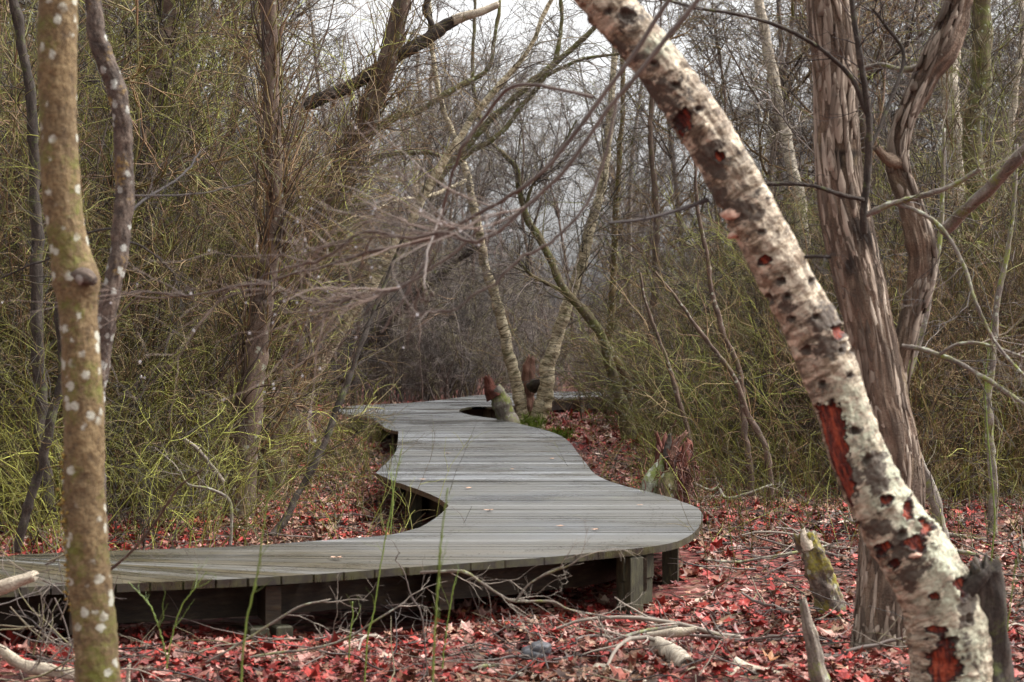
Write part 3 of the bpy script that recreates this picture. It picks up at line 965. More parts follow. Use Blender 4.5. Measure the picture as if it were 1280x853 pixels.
# ------------------------------------------------------------------ furrowed double trunk on the right
def oak_disp(seed, amp=.011, k=4.6, vs=3.0):
    def f(Th, S, r):
        rm = r.mean()
        tw = Th + .4 * fbm(np.stack([np.cos(Th), np.sin(Th), S * 1.2], -1), seed + 3, 2)
        p = np.stack([np.cos(tw) * k, np.sin(tw) * k, S * vs], -1)
        rid = 1 - np.abs(fbm(p, seed, 3))
        rid = np.clip(rid, 0, 1)
        q = np.stack([np.cos(Th) * .9, np.sin(Th) * .9, S * 1.4], -1)
        q2 = np.stack([np.cos(Th) * 9, np.sin(Th) * 9, S * 6], -1)
        d = -amp * (rid ** 3) + r * .09 * fbm(q, seed + 1, 3) + amp * .25 * fbm(q2, seed + 5, 2)
        return d, {'ridge': 1 - rid ** 2.2}
    return f

M_STRIP = twig_mat('peeling_bark_strips', [(0, (.075, .055, .042)), (.35, (.17, .13, .1)), (.7, (.26, .205, .16)), (1, (.37, .31, .25))], .85, .2)
def build_oak():
    Y = 10.0
    spec = [(1108, 860, 150, Y), (1109, 815, 118, Y), (1110, 770, 104, Y), (1114, 700, 98, Y), (1117, 620, 94, Y), (1112, 560, 90, Y), (1101, 500, 82, Y), (1088, 420, 76, Y), (1074, 350, 78, Y), (1060, 285, 78, Y), (1049, 220, 72, Y), (1045, 150, 68, Y), (1043, 90, 67, Y), (1037, 20, 68, Y), (1032, -60, 66, Y), (1026, -170, 60, Y), (1022, -320, 52, Y)]
    spec = [(a, b, w * .81, q) for a, b, w, q in spec]
    root = empty('furrowed_tree', base_of(spec[0]), 'thick brown furrowed tree forking into two stems behind the leaning birch', 'tree')
    def stain(V, dirv, r):
        px = CX + V[..., 0] / V[..., 1] * FPX
        py = CY + (CAMZ - V[..., 2]) / V[..., 1] * FPX
        f = np.zeros(px.shape)
        for a, c, rx, ry in ((1081, 292, 16, 26), (1052, 118, 14, 5), (1058, 192, 22, 5), (1064, 330, 8, 26), (1047, 205, 10, 16), (1100, 330, 10, 30)):
            d = np.sqrt(((px - a) / rx) ** 2 + ((py - c) / ry) ** 2) + .35 * fbm(np.stack([px * .12, py * .06, px * 0], -1), 3, 3)
            f = np.maximum(f, np.clip(1.4 - d, 0, 1))
        return V, {'stain': f * .85}
    make_trunk('trunk', spec, M_OAK, root, 128, 420, oak_disp(4), extra_fn=stain)
    Y = 10.1
    st = [(1106, 560, 46, Y), (1115, 510, 44, Y), (1126, 455, 38, Y), (1139, 402, 36, Y), (1154, 352, 40, Y), (1153, 300, 40, Y), (1137, 250, 38, Y), (1122, 200, 36, Y), (1131, 150, 36, Y), (1154, 100, 40, Y), (1177, 50, 42, Y), (1196, 0, 38, Y), (1220, -80, 36, Y), (1262, -220, 30, Y)]
    st = [(a, b, w * .78, q) for a, b, w, q in st]
    make_trunk('trunk', st, M_OAK, root, 80, 300, oak_disp(14, .009, 2.2))
    rs = np.random.default_rng(66)
    for sp, n in ((spec, 720), (st, 300)):
        pth, rad = px_path(sp, 200)
        mb = MB()
        i = rs.integers(2, 165, n)
        th = rs.uniform(0, 2 * math.pi, n)
        m = 6
        ln = rs.integers(3, 14, n)
        wd = rs.uniform(.006, .02, n)
        for q in range(n):
            ii = np.clip(np.linspace(i[q], i[q] + ln[q], m).astype(int), 0, 199)
            t_ = th[q] + np.linspace(0, rs.normal(0, .12), m)
            lift = 1.0 + np.array([.05, .02, .012, .012, .02, .05]) * rs.uniform(-.3, 1.6)
            dr = np.stack([np.cos(t_), np.sin(t_), t_ * 0], -1)
            sd_ = np.stack([-np.sin(t_), np.cos(t_), t_ * 0], -1)
            c0 = pth[ii] + dr * (rad[ii] * .985 * lift)[:, None] 
            c0[:, 2] += np.linspace(0, .01, m)
            w_ = (wd[q] * np.array([.25, .8, 1, 1, .75, .2]))[:, None]
            A_, B_ = c0 - sd_ * w_, c0 + sd_ * w_
            C_, D_ = B_ - dr * .012, A_ - dr * .012
            R4 = np.stack([A_, B_, C_, D_], 1)
            idx = np.arange(m * 4).reshape(m, 4)
            F_ = np.stack([idx[:-1], np.roll(idx, -1, 1)[:-1], np.roll(idx, -1, 1)[1:], idx[1:]], -1).reshape(-1, 4)
            mb.raw(R4.reshape(-1, 3), F_, rs.random())
        mb.build('bark_strips', M_STRIP, root)['kind'] = 'stuff'
    make_trunk('stub', [(1126, 206, 22, 10.1), (1108, 198, 15, 10.05), (1096, 186, 10, 10.0)], M_OAK, root, 16, 24, std_disp(6, .2), jag=.03)
    rng = np.random.default_rng(8)
    limbs = [
        ('limb', [(1180, 290, 17, 10.1), (1202, 270, 16, 10.0), (1240, 234, 15, 9.8), (1280, 192, 15, 9.6), (1340, 130, 13, 9.4)], M_GREYBARK, 7),
        ('limb', [(1081, 292, 9, 9.8), (1078, 262, 9, 9.78), (1083, 215, 9, 9.76), (1087, 165, 9, 9.74), (1084, 120, 8, 9.72), (1075, 70, 8, 9.7), (1064, 20, 7, 9.7), (1058, -50, 6, 9.7)], M_DARKBARK, 12),
        ('limb', [(1087, 150, 7, 9.74), (1062, 98, 6, 9.7), (1035, 68, 5.5, 9.65), (1000, 45, 5, 9.6), (940, 22, 4.5, 9.5), (862, 8, 4, 9.4), (800, -10, 3, 9.3)], M_DARKBARK, 6),
        ('limb', [(1079, 250, 6, 9.76), (1050, 243, 5.5, 9.7), (1015, 232, 5, 9.65), (975, 230, 5, 9.6), (948, 232, 5, 9.58)], M_DARKBARK, 3),
        ('limb', [(1080, 270, 7, 9.8), (1110, 256, 7, 9.75), (1150, 245, 6.5, 9.7), (1190, 232, 6, 9.65), (1226, 211, 5, 9.6)], M_GREYBARK, 4),
        ('limb', [(1120, 254, 6, 9.75), (1152, 266, 5.5, 9.7), (1180, 288, 5.5, 9.65), (1204, 330, 5, 9.6), (1224, 385, 4.5, 9.5), (1246, 430, 4, 9.5), (1290, 480, 3, 9.4)], M_GREYBARK, 7),
        ('limb', [(1128, 433, 7, 10.0), (1160, 439, 6.5, 9.9), (1200, 455, 6, 9.8), (1240, 478, 5.5, 9.7), (1285, 508, 5, 9.6)], M_GREYBARK, 7),
        ('limb', [(1175, 443, 5, 9.85), (1200, 430, 4.5, 9.8), (1235, 432, 4, 9.75), (1285, 450, 3.5, 9.7)], M_GREYBARK, 4),
        ('limb', [(1085, 190, 5, 9.8), (1110, 130, 5, 9.9), (1130, 70, 4.5, 10), (1105, 30, 4, 10), (1090, 10, 4, 10)], M_DARKBARK, 8),
        ('limb', [(1160, 80, 9, 10.1), (1130, 88, 7, 10.2), (1100, 82, 6, 10.3), (1070, 90, 5, 10.4)], M_GREYBARK, 8),
    ]
    for nm, sp, m, nt in limbs:
        o = make_trunk(nm, sp, m, root, 12, len(sp) * 9, std_disp(int(sp[0][1]) % 50, .22))
        p, r = px_path(sp, 30)
        mb = MB()
        twigs_on(mb, rng, p, nt, .55, .0032, .2, 0, (.5, 1.1), 3, .25, 1, 2)
        mb.build('twigs', M_DARKTWIG if m is M_DARKBARK else M_GREY, o) if False else None
        tw = mb.build('twigs', M_DARKTWIG if m is M_DARKBARK else M_GREY, root)
        tw.parent = o
build_oak()

# ------------------------------------------------------------------ slim foreground trunks on the left
def build_left_trunks():
    spec = [(128, 1040, 70, 6.5), (125, 950, 62, 6.5), (122, 853, 57, 6.5), (117, 780, 54, 6.5), (110, 700, 53, 6.5), (105, 620, 52, 6.5), (105, 550, 51, 6.5), (102, 450, 49, 6.5), (97, 385, 48, 6.5), (95, 352, 57, 6.5), (88, 318, 49, 6.5), (79, 260, 47, 6.5), (74, 190, 46, 6.5), (72, 90, 47, 6.5), (73, 0, 49, 6.5), (76, -90, 46, 6.5), (82, -220, 40, 6.5)]
    root = empty('lichen_spotted_tree', base_of(spec[0]), 'slim olive tree trunk spotted with white lichen, nearest on the left', 'tree')
    make_trunk('trunk', spec, M_LICHENBARK, root, 80, 500, lambda Th, S, r: (r * (.06 * fbm(np.stack([np.cos(Th) * 1.2, np.sin(Th) * 1.2, S * 6], -1), 12, 3) + .035 * fbm(np.stack([np.cos(Th) * 5, np.sin(Th) * 5, S * 45], -1), 22, 3)), {}))
    make_trunk('knot', [(92, 350, 30, 6.48), (106, 346, 24, 6.44), (118, 352, 12, 6.42)], M_CRUSTBARK, root, 18, 24, std_disp(7, .2))
    mb = MB()
    rng = np.random.default_rng(17)
    for k in range(120):
        py = rng.uniform(560, 765)
        sx = np.interp(py, [560, 640, 700, 765], [80, 80, 83, 90])
        c = W(sx + rng.normal(0, 3.2), py, 6.48 + rng.uniform(-.03, .03))
        a = rng.uniform(0, 6.28)
        s = rng.uniform(.004, .011)
        n = 6
        th = np.arange(n) * 2 * math.pi / n
        v = [c + s * np.array([math.cos(t), math.sin(t) * .8, .35 * math.sin(t + a)]) for t in th] + [c + np.array([0, 0, s * .7]), c - np.array([0, 0, s * .5])]
        f = [(i, (i + 1) % n, n) for i in range(n)] + [((i + 1) % n, i, n + 1) for i in range(n)]
        mb.raw(v, f)
    o = mb.build('crust_fungus', M_FUNGUS, root)
    o['kind'] = 'stuff'
    Y = 8.0
    spec = [(122, 930, 36, Y), (121, 840, 30, Y), (120, 740, 28, Y), (119, 650, 27, Y), (122, 560, 26, Y), (128, 480, 25, Y), (134, 430, 25, Y), (143, 380, 24, Y), (150, 330, 23, Y), (152, 270, 23, Y), (150, 200, 23, Y), (149, 150, 22, Y), (141, 112, 23, Y), (128, 82, 24, Y), (118, 52, 22, Y), (113, 20, 20, Y), (106, -20, 19, Y), (96, -90, 18, Y), (100, -200, 16, Y)]
    root = empty('kinked_tree', base_of(spec[0]), 'dark kinked slim trunk crusted with lichen just behind the spotted trunk', 'tree')
    make_trunk('trunk', spec, M_CRUSTBARK, root, 60, 420, lambda Th, S, r: (r * (.12 * fbm(np.stack([np.cos(Th) * 1.2, np.sin(Th) * 1.2, S * 6], -1), 21, 3) + .07 * fbm(np.stack([np.cos(Th) * 5, np.sin(Th) * 5, S * 40], -1), 23, 3)), {}))
    for sp in ([(160, 268, 7, 8), (185, 245, 6, 8.3), (215, 225, 5, 8.6), (250, 190, 4, 9)], [(158, 245, 4, 8), (200, 245, 3.5, 8.2), (250, 243, 3, 8.4), (310, 230, 2.4, 8.6)], [(150, 300, 4, 8), (180, 308, 3.5, 8.1), (220, 335, 3, 8.2), (240, 370, 2, 8.2)], [(147, 285, 5, 8.0), (110, 292, 4.5, 8.2), (70, 320, 4, 8.4), (10, 345, 3, 8.6)]):
        p, r = px_path(sp, 26)
        mb = MB()
        r = r * .6
        p = p + np.cumsum(np.random.default_rng(int(sp[0][0]) + 5).normal(0, .004, p.shape), 0) * np.linspace(0, 1, len(p))[:, None]
        mb.tubes(p[None], r[None], 7, [.3])
        twigs_on(mb, np.random.default_rng(int(sp[0][1])), p, 9, .35, .0018, sub=3, lev3=2)
        mb.build('side_branch', M_DARKTWIG, root)
build_left_trunks()

# ------------------------------------------------------------------ trees of the middle ground
def pixel_tree(name, label, cat, spec, mat, twig_mat_, nl, L, r, seed, limbs=(), sides=20, group=None, grav=0.0, t0=.3, sub=6, lev3=4, disp=None, crown=True):
    root = empty(name, base_of(spec[0]), label, cat, group)
    make_trunk('trunk', spec, mat, root, sides, max(60, len(spec) * 12), disp)
    rng = np.random.default_rng(seed)
    paths = [px_path(spec, 40)[0]]
    for sp in limbs:
        make_trunk('limb', sp, mat, root, 10, len(sp) * 9, std_disp(int(sp[0][0]) % 60, .15))
        paths.append(px_path(sp, 30)[0])
    if mat is M_FARBARK and spec[0][2] > 20:
        mb = MB()
        pth, rad = px_path(spec, 60)
        n = 260
        i = rng.integers(0, 58, n)
        S = pth[i] + norm(rng.normal(0, 1, (n, 3)) * np.array([1, 1, .1])) * rad[i][:, None] * rng.uniform(.8, 1.35, n)[:, None]
        T_ = norm(pth[i + 1] - pth[i])
        P = grow(rng, S, T_ + rng.normal(0, .2, (n, 3)), rng.uniform(.25, .9, n), 8, .14, 0)
        mb.tubes(P, taper(n, 9, .008, .004), 4)
        mb.build('vine_wrap', twig_mat_, root)
    if crown:
        mb = MB()
        for k, p in enumerate(paths):
            twigs_on(mb, rng, p, nl if k == 0 else max(4, nl // 2), L if k == 0 else L * .7, r, .2, grav, (.4, 1.1), sub, t0 if k == 0 else .2, 1.0, lev3)
        mb.build('crown', twig_mat_, root)
    return root

D = 31.0
pixel_tree('mossy_birch', 'blotched birch leaning left, left stem of the clump beside the boardwalk', 'tree',
    [(656, 552, 17.6, D), (654, 520, 16.8, D), (648, 480, 15.2, D), (637, 435, 14.4, D), (624, 392, 12.8, D), (611, 345, 12.0, D), (601, 300, 11.2, D), (591, 255, 10.4, D), (583, 215, 8.8, D), (570, 180, 8.0, D), (556, 145, 7.2, D), (545, 100, 6.4, D), (538, 40, 5.6, D), (532, -60, 4.8, D)],
    M_BIRCHMOSS, M_GREY, 26, 2.0, .011, 31, limbs=[[(584, 225, 4.8, D), (560, 236, 5, 30.5), (530, 246, 5, 30), (500, 250, 4, 29.5), (470, 262, 3, 29)]])
pixel_tree('pale_birch', 'pale blotched birch leaning right, tallest of the clump beside the boardwalk', 'tree',
    [(664, 556, 28.8, D), (670, 530, 24.0, D), (682, 490, 20.0, D), (690, 450, 17.6, D), (700, 410, 16.0, D), (715, 365, 14.4, D), (727, 330, 13.6, D), (738, 290, 13.6, D), (750, 255, 12.0, D), (758, 210, 10.4, D), (764, 150, 9.6, D), (768, 90, 8.0, D), (775, 0, 6.4, D), (780, -80, 5.6, D)],
    M_BIRCHMOSS, M_GREY, 26, 2.0, .011, 32)
pixel_tree('bent_alder', 'mossy olive tree bent left over the red clearing right of the birch clump', 'tree',
    [(788, 556, 23.4, 30.), (782, 525, 17.9, 30.), (770, 485, 14.8, 30.), (756, 440, 12.5, 30.), (740, 403, 11.7, 30.), (716, 372, 10.9, 30.), (698, 345, 10.1, 30.), (676, 302, 9.4, 30.), (658, 272, 8.6, 30.), (650, 238, 7.8, 30.), (641, 206, 7.0, 30.), (617, 182, 6.2, 30.), (600, 150, 5.5, 30), (590, 100, 4.7, 30), (592, 30, 3.9, 30), (596, -50, 3.1, 30)],
    M_ALDER, M_GREY, 26, 1.9, .011, 33, limbs=[[(704, 366, 5.5, 30.), (685, 356, 4.7, 29.8), (664, 345, 3.9, 29.6), (645, 324, 3.1, 29.5)], [(655, 262, 4.7, 30), (672, 225, 3.9, 30), (700, 190, 3.1, 30), (720, 150, 2.3, 30)]])
pixel_tree('spotted_sapling', 'thin lichen spotted stem standing behind the bent mossy alder', 'tree',
    [(800, 548, 14, 32.), (782, 480, 11, 32.), (764, 440, 10, 32.), (763, 400, 9, 32.), (766, 340, 9, 32.), (770, 280, 8, 32.), (773, 200, 7, 32), (778, 100, 6, 32), (770, -30, 5, 32)], M_LICHENBARK, M_GREEN, 30, 1.6, .009, 34)

# stump and snag between the birches
def build_clump_stumps():
    spec = [(638, 556, 30, 30.4), (632, 528, 27, 30.4), (625, 505, 24, 30.4), (620, 492, 22, 30.4), (616, 488, 22, 30.4)]
    root = empty('mossy_stump', base_of(spec[0]), 'leaning mossy birch stump with red rotten top beside the boardwalk', 'stump')
    make_trunk('trunk', spec, M_GREYBARK, root, 24, 40, std_disp(3, .1))
    o = make_trunk('rotten_top', [(618, 496, 17, 30.4), (614, 486, 17, 30.4), (611, 477, 14, 30.4), (609, 473, 11, 30.4)], M_REDROT, root, 24, 30, std_disp(8, .35), jag=.05)
    spec = [(661, 556, 26, 31.3), (660, 520, 22, 31.3), (659, 490, 18, 31.3), (662, 462, 14, 31.3), (665, 449, 9, 31.3)]
    root = empty('splintered_snag', base_of(spec[0]), 'splintered pinkish snag standing between the two clump birches', 'snag')
    make_trunk('trunk', spec, M_PINKROT, root, 20, 50, std_disp(5, .35), jag=.09)
    make_trunk('bracket', [(664, 486, 15, 31.1), (672, 480, 13, 31.0), (677, 478, 7, 30.95)], M_DARKBARK, root, 14, 16, std_disp(2, .3))
    mb = MB()
    rng = np.random.default_rng(2)
    for cx_, cy_, Yv, s in ((650, 545, 30.2, .16), (678, 552, 30.3, .2), (665, 530, 30.6, .12), (700, 545, 30.2, .1)):
        c = W(cx_, cy_, Yv)
        S = c + rng.normal(0, s, (160, 3)) * np.array([1, .7, .5])
        P = grow(rng, S, rng.normal(0, 1, (160, 3)) + np.array([0, 0, 1.2]), rng.uniform(.06, .16, 160), 3, .2)
        mb.tubes(P, taper(160, 4, .008, .002), 3)
    o = mb.build('moss', M_MOSS)
    tag(o, 'bright green moss growing at the feet of the clump birches', 'moss', None, 'stuff')
build_clump_stumps()

def build_red_stump():
    Y = 16.6
    b = base_of((836, 0, 0, Y))
    root = empty('rotten_stump', b, 'red rotten stump with torn shaggy top at the right edge of the boardwalk', 'stump')
    make_trunk('trunk', [(836, 665, 62, Y), (836, 635, 50, Y), (836, 610, 44, Y), (836, 585, 40, Y), (838, 568, 40, Y)], M_REDROT, root, 48, 60, oak_disp(31, .035, 2.0, 2.5), jag=.14)
    make_trunk('bark_slab', [(806, 650, 34, Y - .12), (814, 612, 26, Y - .14), (822, 588, 16, Y - .12), (828, 572, 7, Y - .1)], bark_mat('grey_green_lichened_bark', (.28, .28, .22), (.09, .085, .06), (.45, .46, .38), (.5, .53, .44), .6, (.12, .14, .04), .55, (1, .5, 1), 24), root, 20, 30, std_disp(9, .18), jag=.05)
    make_trunk('bark_slab', [(828, 652, 30, Y - .2), (832, 620, 26, Y - .22), (836, 600, 22, Y - .22), (840, 590, 12, Y - .2)], M_ALDER, root, 20, 30, std_disp(19, .18), jag=.05)
    for k, (sp, m) in enumerate((([(838, 580, 16, Y - .1), (845, 556, 10, Y - .1), (856, 543, 5, Y - .1)], M_PINKROT), ([(846, 590, 18, Y - .1), (855, 572, 15, Y - .08), (861, 556, 9, Y - .06), (860, 552, 4, Y - .05)], M_REDROT), ([(828, 580, 12, Y), (826, 562, 7, Y), (821, 544, 4, Y)], M_REDROT), ([(834, 575, 12, Y - .12), (836, 555, 9, Y - .1), (837, 546, 4, Y - .1)], M_DARKBARK), ([(850, 650, 14, Y - .1), (856, 620, 10, Y - .14), (861, 595, 8, Y - .12), (858, 582, 4, Y - .1)], M_PINKROT), ([(846, 655, 16, Y - .18), (846, 625, 12, Y - .2), (848, 600, 10, Y - .2), (847, 585, 6, Y - .15)], M_REDROT))):
        make_trunk('splinter', sp, m, root, 14, 30, std_disp(k * 7 + 3, .3), jag=.05)
    mb = MB()
    rng = np.random.default_rng(6)
    S = np.array([W(846, 600, Y - .2)]) + rng.normal(0, 1, (260, 3)) * np.array([.1, .08, .16])
    P = grow(rng, S, rng.normal(0, .4, (260, 3)) + np.array([0.1, -.1, -1]), rng.uniform(.08, .28, 260), 5, .3)
    mb.tubes(P, taper(260, 6, .006, .0015), 3)
    mb.build('shreds', twig_mat('red_brown_shreds', [(0, (.05, .017, .013)), (.6, (.16, .05, .032)), (1, (.3, .13, .085))]), root)['kind'] = 'stuff'
build_red_stump()

# small broken stumps between the boardwalk and the big trees
def build_small_stumps():
    Y = 11.2
    root = empty('broken_stump', base_of((1040, 0, 0, Y)), 'short leaning broken stump with yellow moss left of the furrowed tree', 'stump')
    make_trunk('trunk', [(1048, 785, 38, Y), (1038, 750, 33, Y), (1026, 715, 31, Y), (1014, 688, 30, Y), (1007, 672, 28, Y)], bark_mat('mottled_grey_stump_bark', (.12, .092, .075), (.03, .024, .02), (.25, .2, .16), (.36, .36, .28), .4, (.14, .12, .02), .4, (1, .5, 1), 26), root, 48, 80, lambda Th, S, r: (r * (.26 * fbm(np.stack([np.cos(Th) * 1.3, np.sin(Th) * 1.3, S * 6], -1), 3, 3) + .14 * fbm(np.stack([np.cos(Th) * 4, np.sin(Th) * 4, S * 18], -1), 13, 3)), {}), jag=.05)
    make_trunk('splinter', [(1010, 686, 16, Y - .03), (1006, 672, 12, Y - .04), (1004, 664, 6, Y - .04)], M_PALEBARK, root, 10, 14, std_disp(4, .3), jag=.04)
    Y = 8.8
    root = empty('weathered_stub', base_of((1030, 0, 0, Y)), 'upright weathered grey stick rising from the leaves at the bottom right', 'stick')
    make_trunk('trunk', [(1034, 885, 26, Y), (1026, 850, 22, Y), (1018, 815, 18, Y), (1010, 785, 15, Y), (1005, 760, 11, Y)], M_STICK, root, 24, 60, lambda Th, S, r: (r * (.25 * fbm(np.stack([np.cos(Th) * 1.3, np.sin(Th) * 1.3, S * 6], -1), 5, 3) + .16 * fbm(np.stack([np.cos(Th) * 4, np.sin(Th) * 4, S * 9], -1), 15, 3)), {}), jag=.07)
build_small_stumps()

# ------------------------------------------------------------------ background trees picked out in the photograph
bg = [
 ('shaggy_tree', 'shaggy vine wrapped reddish trunk standing in the left thicket', [(296, 670, 44, 17.), (306, 560, 36, 17.), (318, 460, 30, 17.), (330, 370, 26, 17.), (342, 300, 24, 17.), (344, 230, 22, 17.), (339, 120, 20, 17.), (336, 0, 20, 17.), (334, -140, 17, 17.)], M_FARBARK, M_OCHRE, 50, 1.5, .006, -.04),
 ('dark_tree', 'dark trunk bending right at the top behind the kinked trunk', [(176, 640, 28, 19.), (180, 480, 26, 19.), (182, 340, 24, 19.), (186, 200, 23, 19.), (192, 120, 22, 19.), (206, 50, 22, 19.), (222, -20, 22, 19.), (240, -130, 20, 19.)], M_FARBARK, M_GREEN, 50, 1.4, .006, -.04),
 ('dark_tree', 'twin dark trunk right behind the bent dark trunk in the left thicket', [(232, 640, 24, 22.), (226, 430, 20, 22.), (222, 260, 18, 22.), (228, 120, 17, 22.), (244, 0, 16, 22.), (250, -110, 14, 22.)], M_FARBARK, M_GREEN, 45, 1.4, .006, -.04),
 ('leaning_dark_tree', 'dark shaggy trunk leaning right over the bend, draped in ochre vines', [(330, 640, 40, 21.), (350, 520, 36, 21.), (372, 410, 34, 21.), (392, 320, 32, 21.), (412, 255, 30, 21.), (438, 190, 28, 21.), (466, 130, 26, 21.), (490, 60, 24, 21.), (510, -40, 20, 21.), (525, -130, 16, 21.)], M_FARBARK, M_OCHRE, 80, 1.5, .006, -.05),
 ('slanting_birch', 'pale slanting mossy stem left of the boardwalk bend', [(340, 600, 16, 24.), (392, 485, 14, 24.), (425, 420, 13, 24.), (462, 358, 12, 24.), (496, 308, 12, 24.), (540, 228, 11, 24.), (575, 170, 9, 24.), (610, 120, 8, 24.), (660, 60, 6, 24.), (700, -20, 5, 24.)], M_BIRCHMOSS, M_GREY, 34, 1.5, .008, 0),
 ('thin_dark_sapling', 'thin black sapling leaning right, rooted at the edge of the left clearing', [(340, 672, 12, 15.7), (362, 640, 9, 15.8), (386, 598, 9, 15.9), (405, 560, 8.5, 16), (424, 515, 8, 16.1), (441, 462, 7, 16.2), (455, 420, 6, 16.3), (468, 385, 5, 16.4), (490, 330, 4, 16.5), (510, 280, 3, 16.5)], M_DARKBARK, M_DARKTWIG, 16, .7, .004, 0),
 ('edge_tree', 'slender dark trunk at the left margin behind the spotted trunk', [(60, 640, 20, 15.), (52, 500, 17, 15.), (45, 350, 15, 15.), (43, 220, 14, 15.), (40, 120, 13, 15.), (30, 60, 12, 15.), (18, 0, 12, 15.), (0, -100, 10, 15.)], M_DARKBARK, M_GREEN, 40, 1.1, .005, -.03),
 ('twisted_stem', 'twisted dark stem left of the spotted trunk near the deck', [(20, 690, 12, 13.5), (32, 640, 12, 13.5), (52, 570, 11, 13.5), (66, 510, 11, 13.5), (76, 450, 10, 13.5), (72, 380, 9, 13.5), (84, 300, 8, 13.5), (70, 200, 6, 13.5), (90, 80, 5, 13.5)], M_DARKBARK, M_GREEN, 30, .9, .004, -.02),
 ('white_birch', 'white birch leaning left behind the upper part of the scarred birch', [(1030, 570, 22, 28.), (1018, 430, 18, 28.), (1004, 300, 16, 28.), (992, 220, 15, 28.), (980, 150, 14, 28.), (964, 80, 13, 28.), (950, 20, 12, 28.), (935, -60, 11, 28.), (915, -160, 9, 28.)], M_BIRCHPLAIN, M_GREY, 44, 1.8, .009, 0),
 ('white_birch', 'upright white birch directly right of the forked furrowed tree', [(1180, 590, 30, 25.), (1184, 450, 27, 25.), (1188, 340, 25, 25.), (1190, 230, 24, 25.), (1190, 130, 23, 25.), (1194, 30, 22, 25.), (1198, -100, 20, 25.)], M_BIRCHPLAIN, M_GREY, 44, 1.6, .008, 0),
 ('mossy_tree', 'mossy brown trunk with a knot between the birches at upper right', [(1205, 580, 32, 23.), (1212, 420, 28, 23.), (1217, 260, 26, 23.), (1222, 160, 25, 23.), (1228, 80, 24, 23.), (1226, 0, 24, 23.), (1228, -110, 22, 23.)], M_ALDER, M_GREEN, 44, 1.5, .008, 0),
 ('thin_white_birch', 'thin crooked white birch at the right margin', [(1232, 590, 12, 27.), (1240, 420, 11, 27.), (1250, 280, 10, 27.), (1258, 200, 9, 27.), (1264, 140, 9, 27.), (1276, 60, 8, 27.), (1282, -50, 7, 27.)], M_BIRCHPLAIN, M_GREY, 34, 1.5, .008, 0),
 ('slim_white_stem', 'slim pale stem with ladder twigs left of the clump birches', [(538, 530, 9, 59.), (536, 440, 8, 59.), (538, 330, 8, 59.), (540, 240, 7, 59.), (538, 170, 6, 59.), (541, 80, 5, 59)], M_BIRCHPLAIN, M_HAZETWIG, 30, 1.8, .01, 0),
 ('slim_white_stem', 'slim pale stem leaning a little right, nearest the slanting mossy stem', [(498, 520, 8, 57.), (506, 420, 7, 57.), (512, 320, 7, 57.), (520, 220, 6, 57.), (524, 130, 5, 57.), (520, 40, 4, 57)], M_BIRCHPLAIN, M_HAZETWIG, 30, 1.8, .01, 0),
 ('leaning_dead_tree', 'dark leaning trunk over the shaded far bend', [(380, 510, 22, 46.), (450, 440, 19, 46.), (520, 365, 16, 46.), (570, 325, 12, 46.), (610, 300, 8, 46.)], M_DARKBARK, M_DARKTWIG, 40, 2.2, .011, -.03),
 ('dark_sapling', 'thin dark sapling leaning left behind the red rotten stump', [(868, 600, 7, 20.), (860, 540, 6, 20.), (846, 490, 6, 20.), (828, 440, 5, 20.), (812, 395, 4, 20.), (800, 340, 3, 20.)], M_FARBARK, M_OCHRE, 12, .7, .003, 0),
 ('dark_sapling', 'tall crooked dark sapling midway between stump and scarred birch', [(940, 620, 9, 19.), (934, 560, 8, 19.), (928, 480, 7, 19.), (905, 420, 7, 19.), (890, 360, 6, 19.), (880, 300, 5, 19.), (868, 230, 4, 19.), (872, 150, 3, 19.)], M_FARBARK, M_OCHRE, 14, .8, .0035, 0),
 ('dark_sapling', 'dark sapling close under the lower bend of the scarred birch', [(965, 625, 9, 18.), (955, 560, 8, 18.), (930, 500, 7, 18.), (905, 455, 6, 18.), (880, 420, 5, 18.), (850, 380, 4, 18.), (820, 340, 3, 18.)], M_FARBARK, M_OCHRE, 12, .8, .0035, 0),
 ('grey_sapling', 'grey upright sapling at the lower right beyond the black stub', [(1240, 690, 13, 15.5), (1242, 600, 11, 15.5), (1236, 500, 10, 15.5), (1244, 400, 8, 15.5), (1262, 300, 6, 15.5), (1270, 180, 5, 15.5)], M_GREYBARK, M_GREEN, 14, .9, .004, 0),
 ('grey_sapling', 'grey leaning sapling right beside the foot of the furrowed tree', [(1180, 680, 18, 14.5), (1166, 620, 14, 14.5), (1140, 560, 12, 14.5), (1130, 500, 10, 14.5), (1150, 420, 8, 14.5), (1175, 300, 6, 14.5), (1180, 160, 4, 14.5)], M_GREYBARK, M_GREY, 14, .9, .004, 0),
 ('brown_sapling', 'brown upright sapling in front of the far right boardwalk end', [(820, 560, 12, 28.), (822, 480, 10, 28.), (815, 380, 9, 28.), (820, 280, 8, 28.), (812, 160, 6, 28.), (820, 40, 4, 28.)], M_FARBARK, M_OCHRE, 22, 1.4, .008, 0),
]
for k, (nm, lb, sp, m, tm, nl, L, r, g) in enumerate(bg):
    pixel_tree(nm, lb, 'sapling' if 'sapling' in nm or 'stem' in nm else 'tree', sp, m, tm, nl, L, r, 100 + k, grav=g, t0=.12, sub=3 if 'sapling' in nm else 7, lev3=3, disp=std_disp(k * 3 + 1, .16))

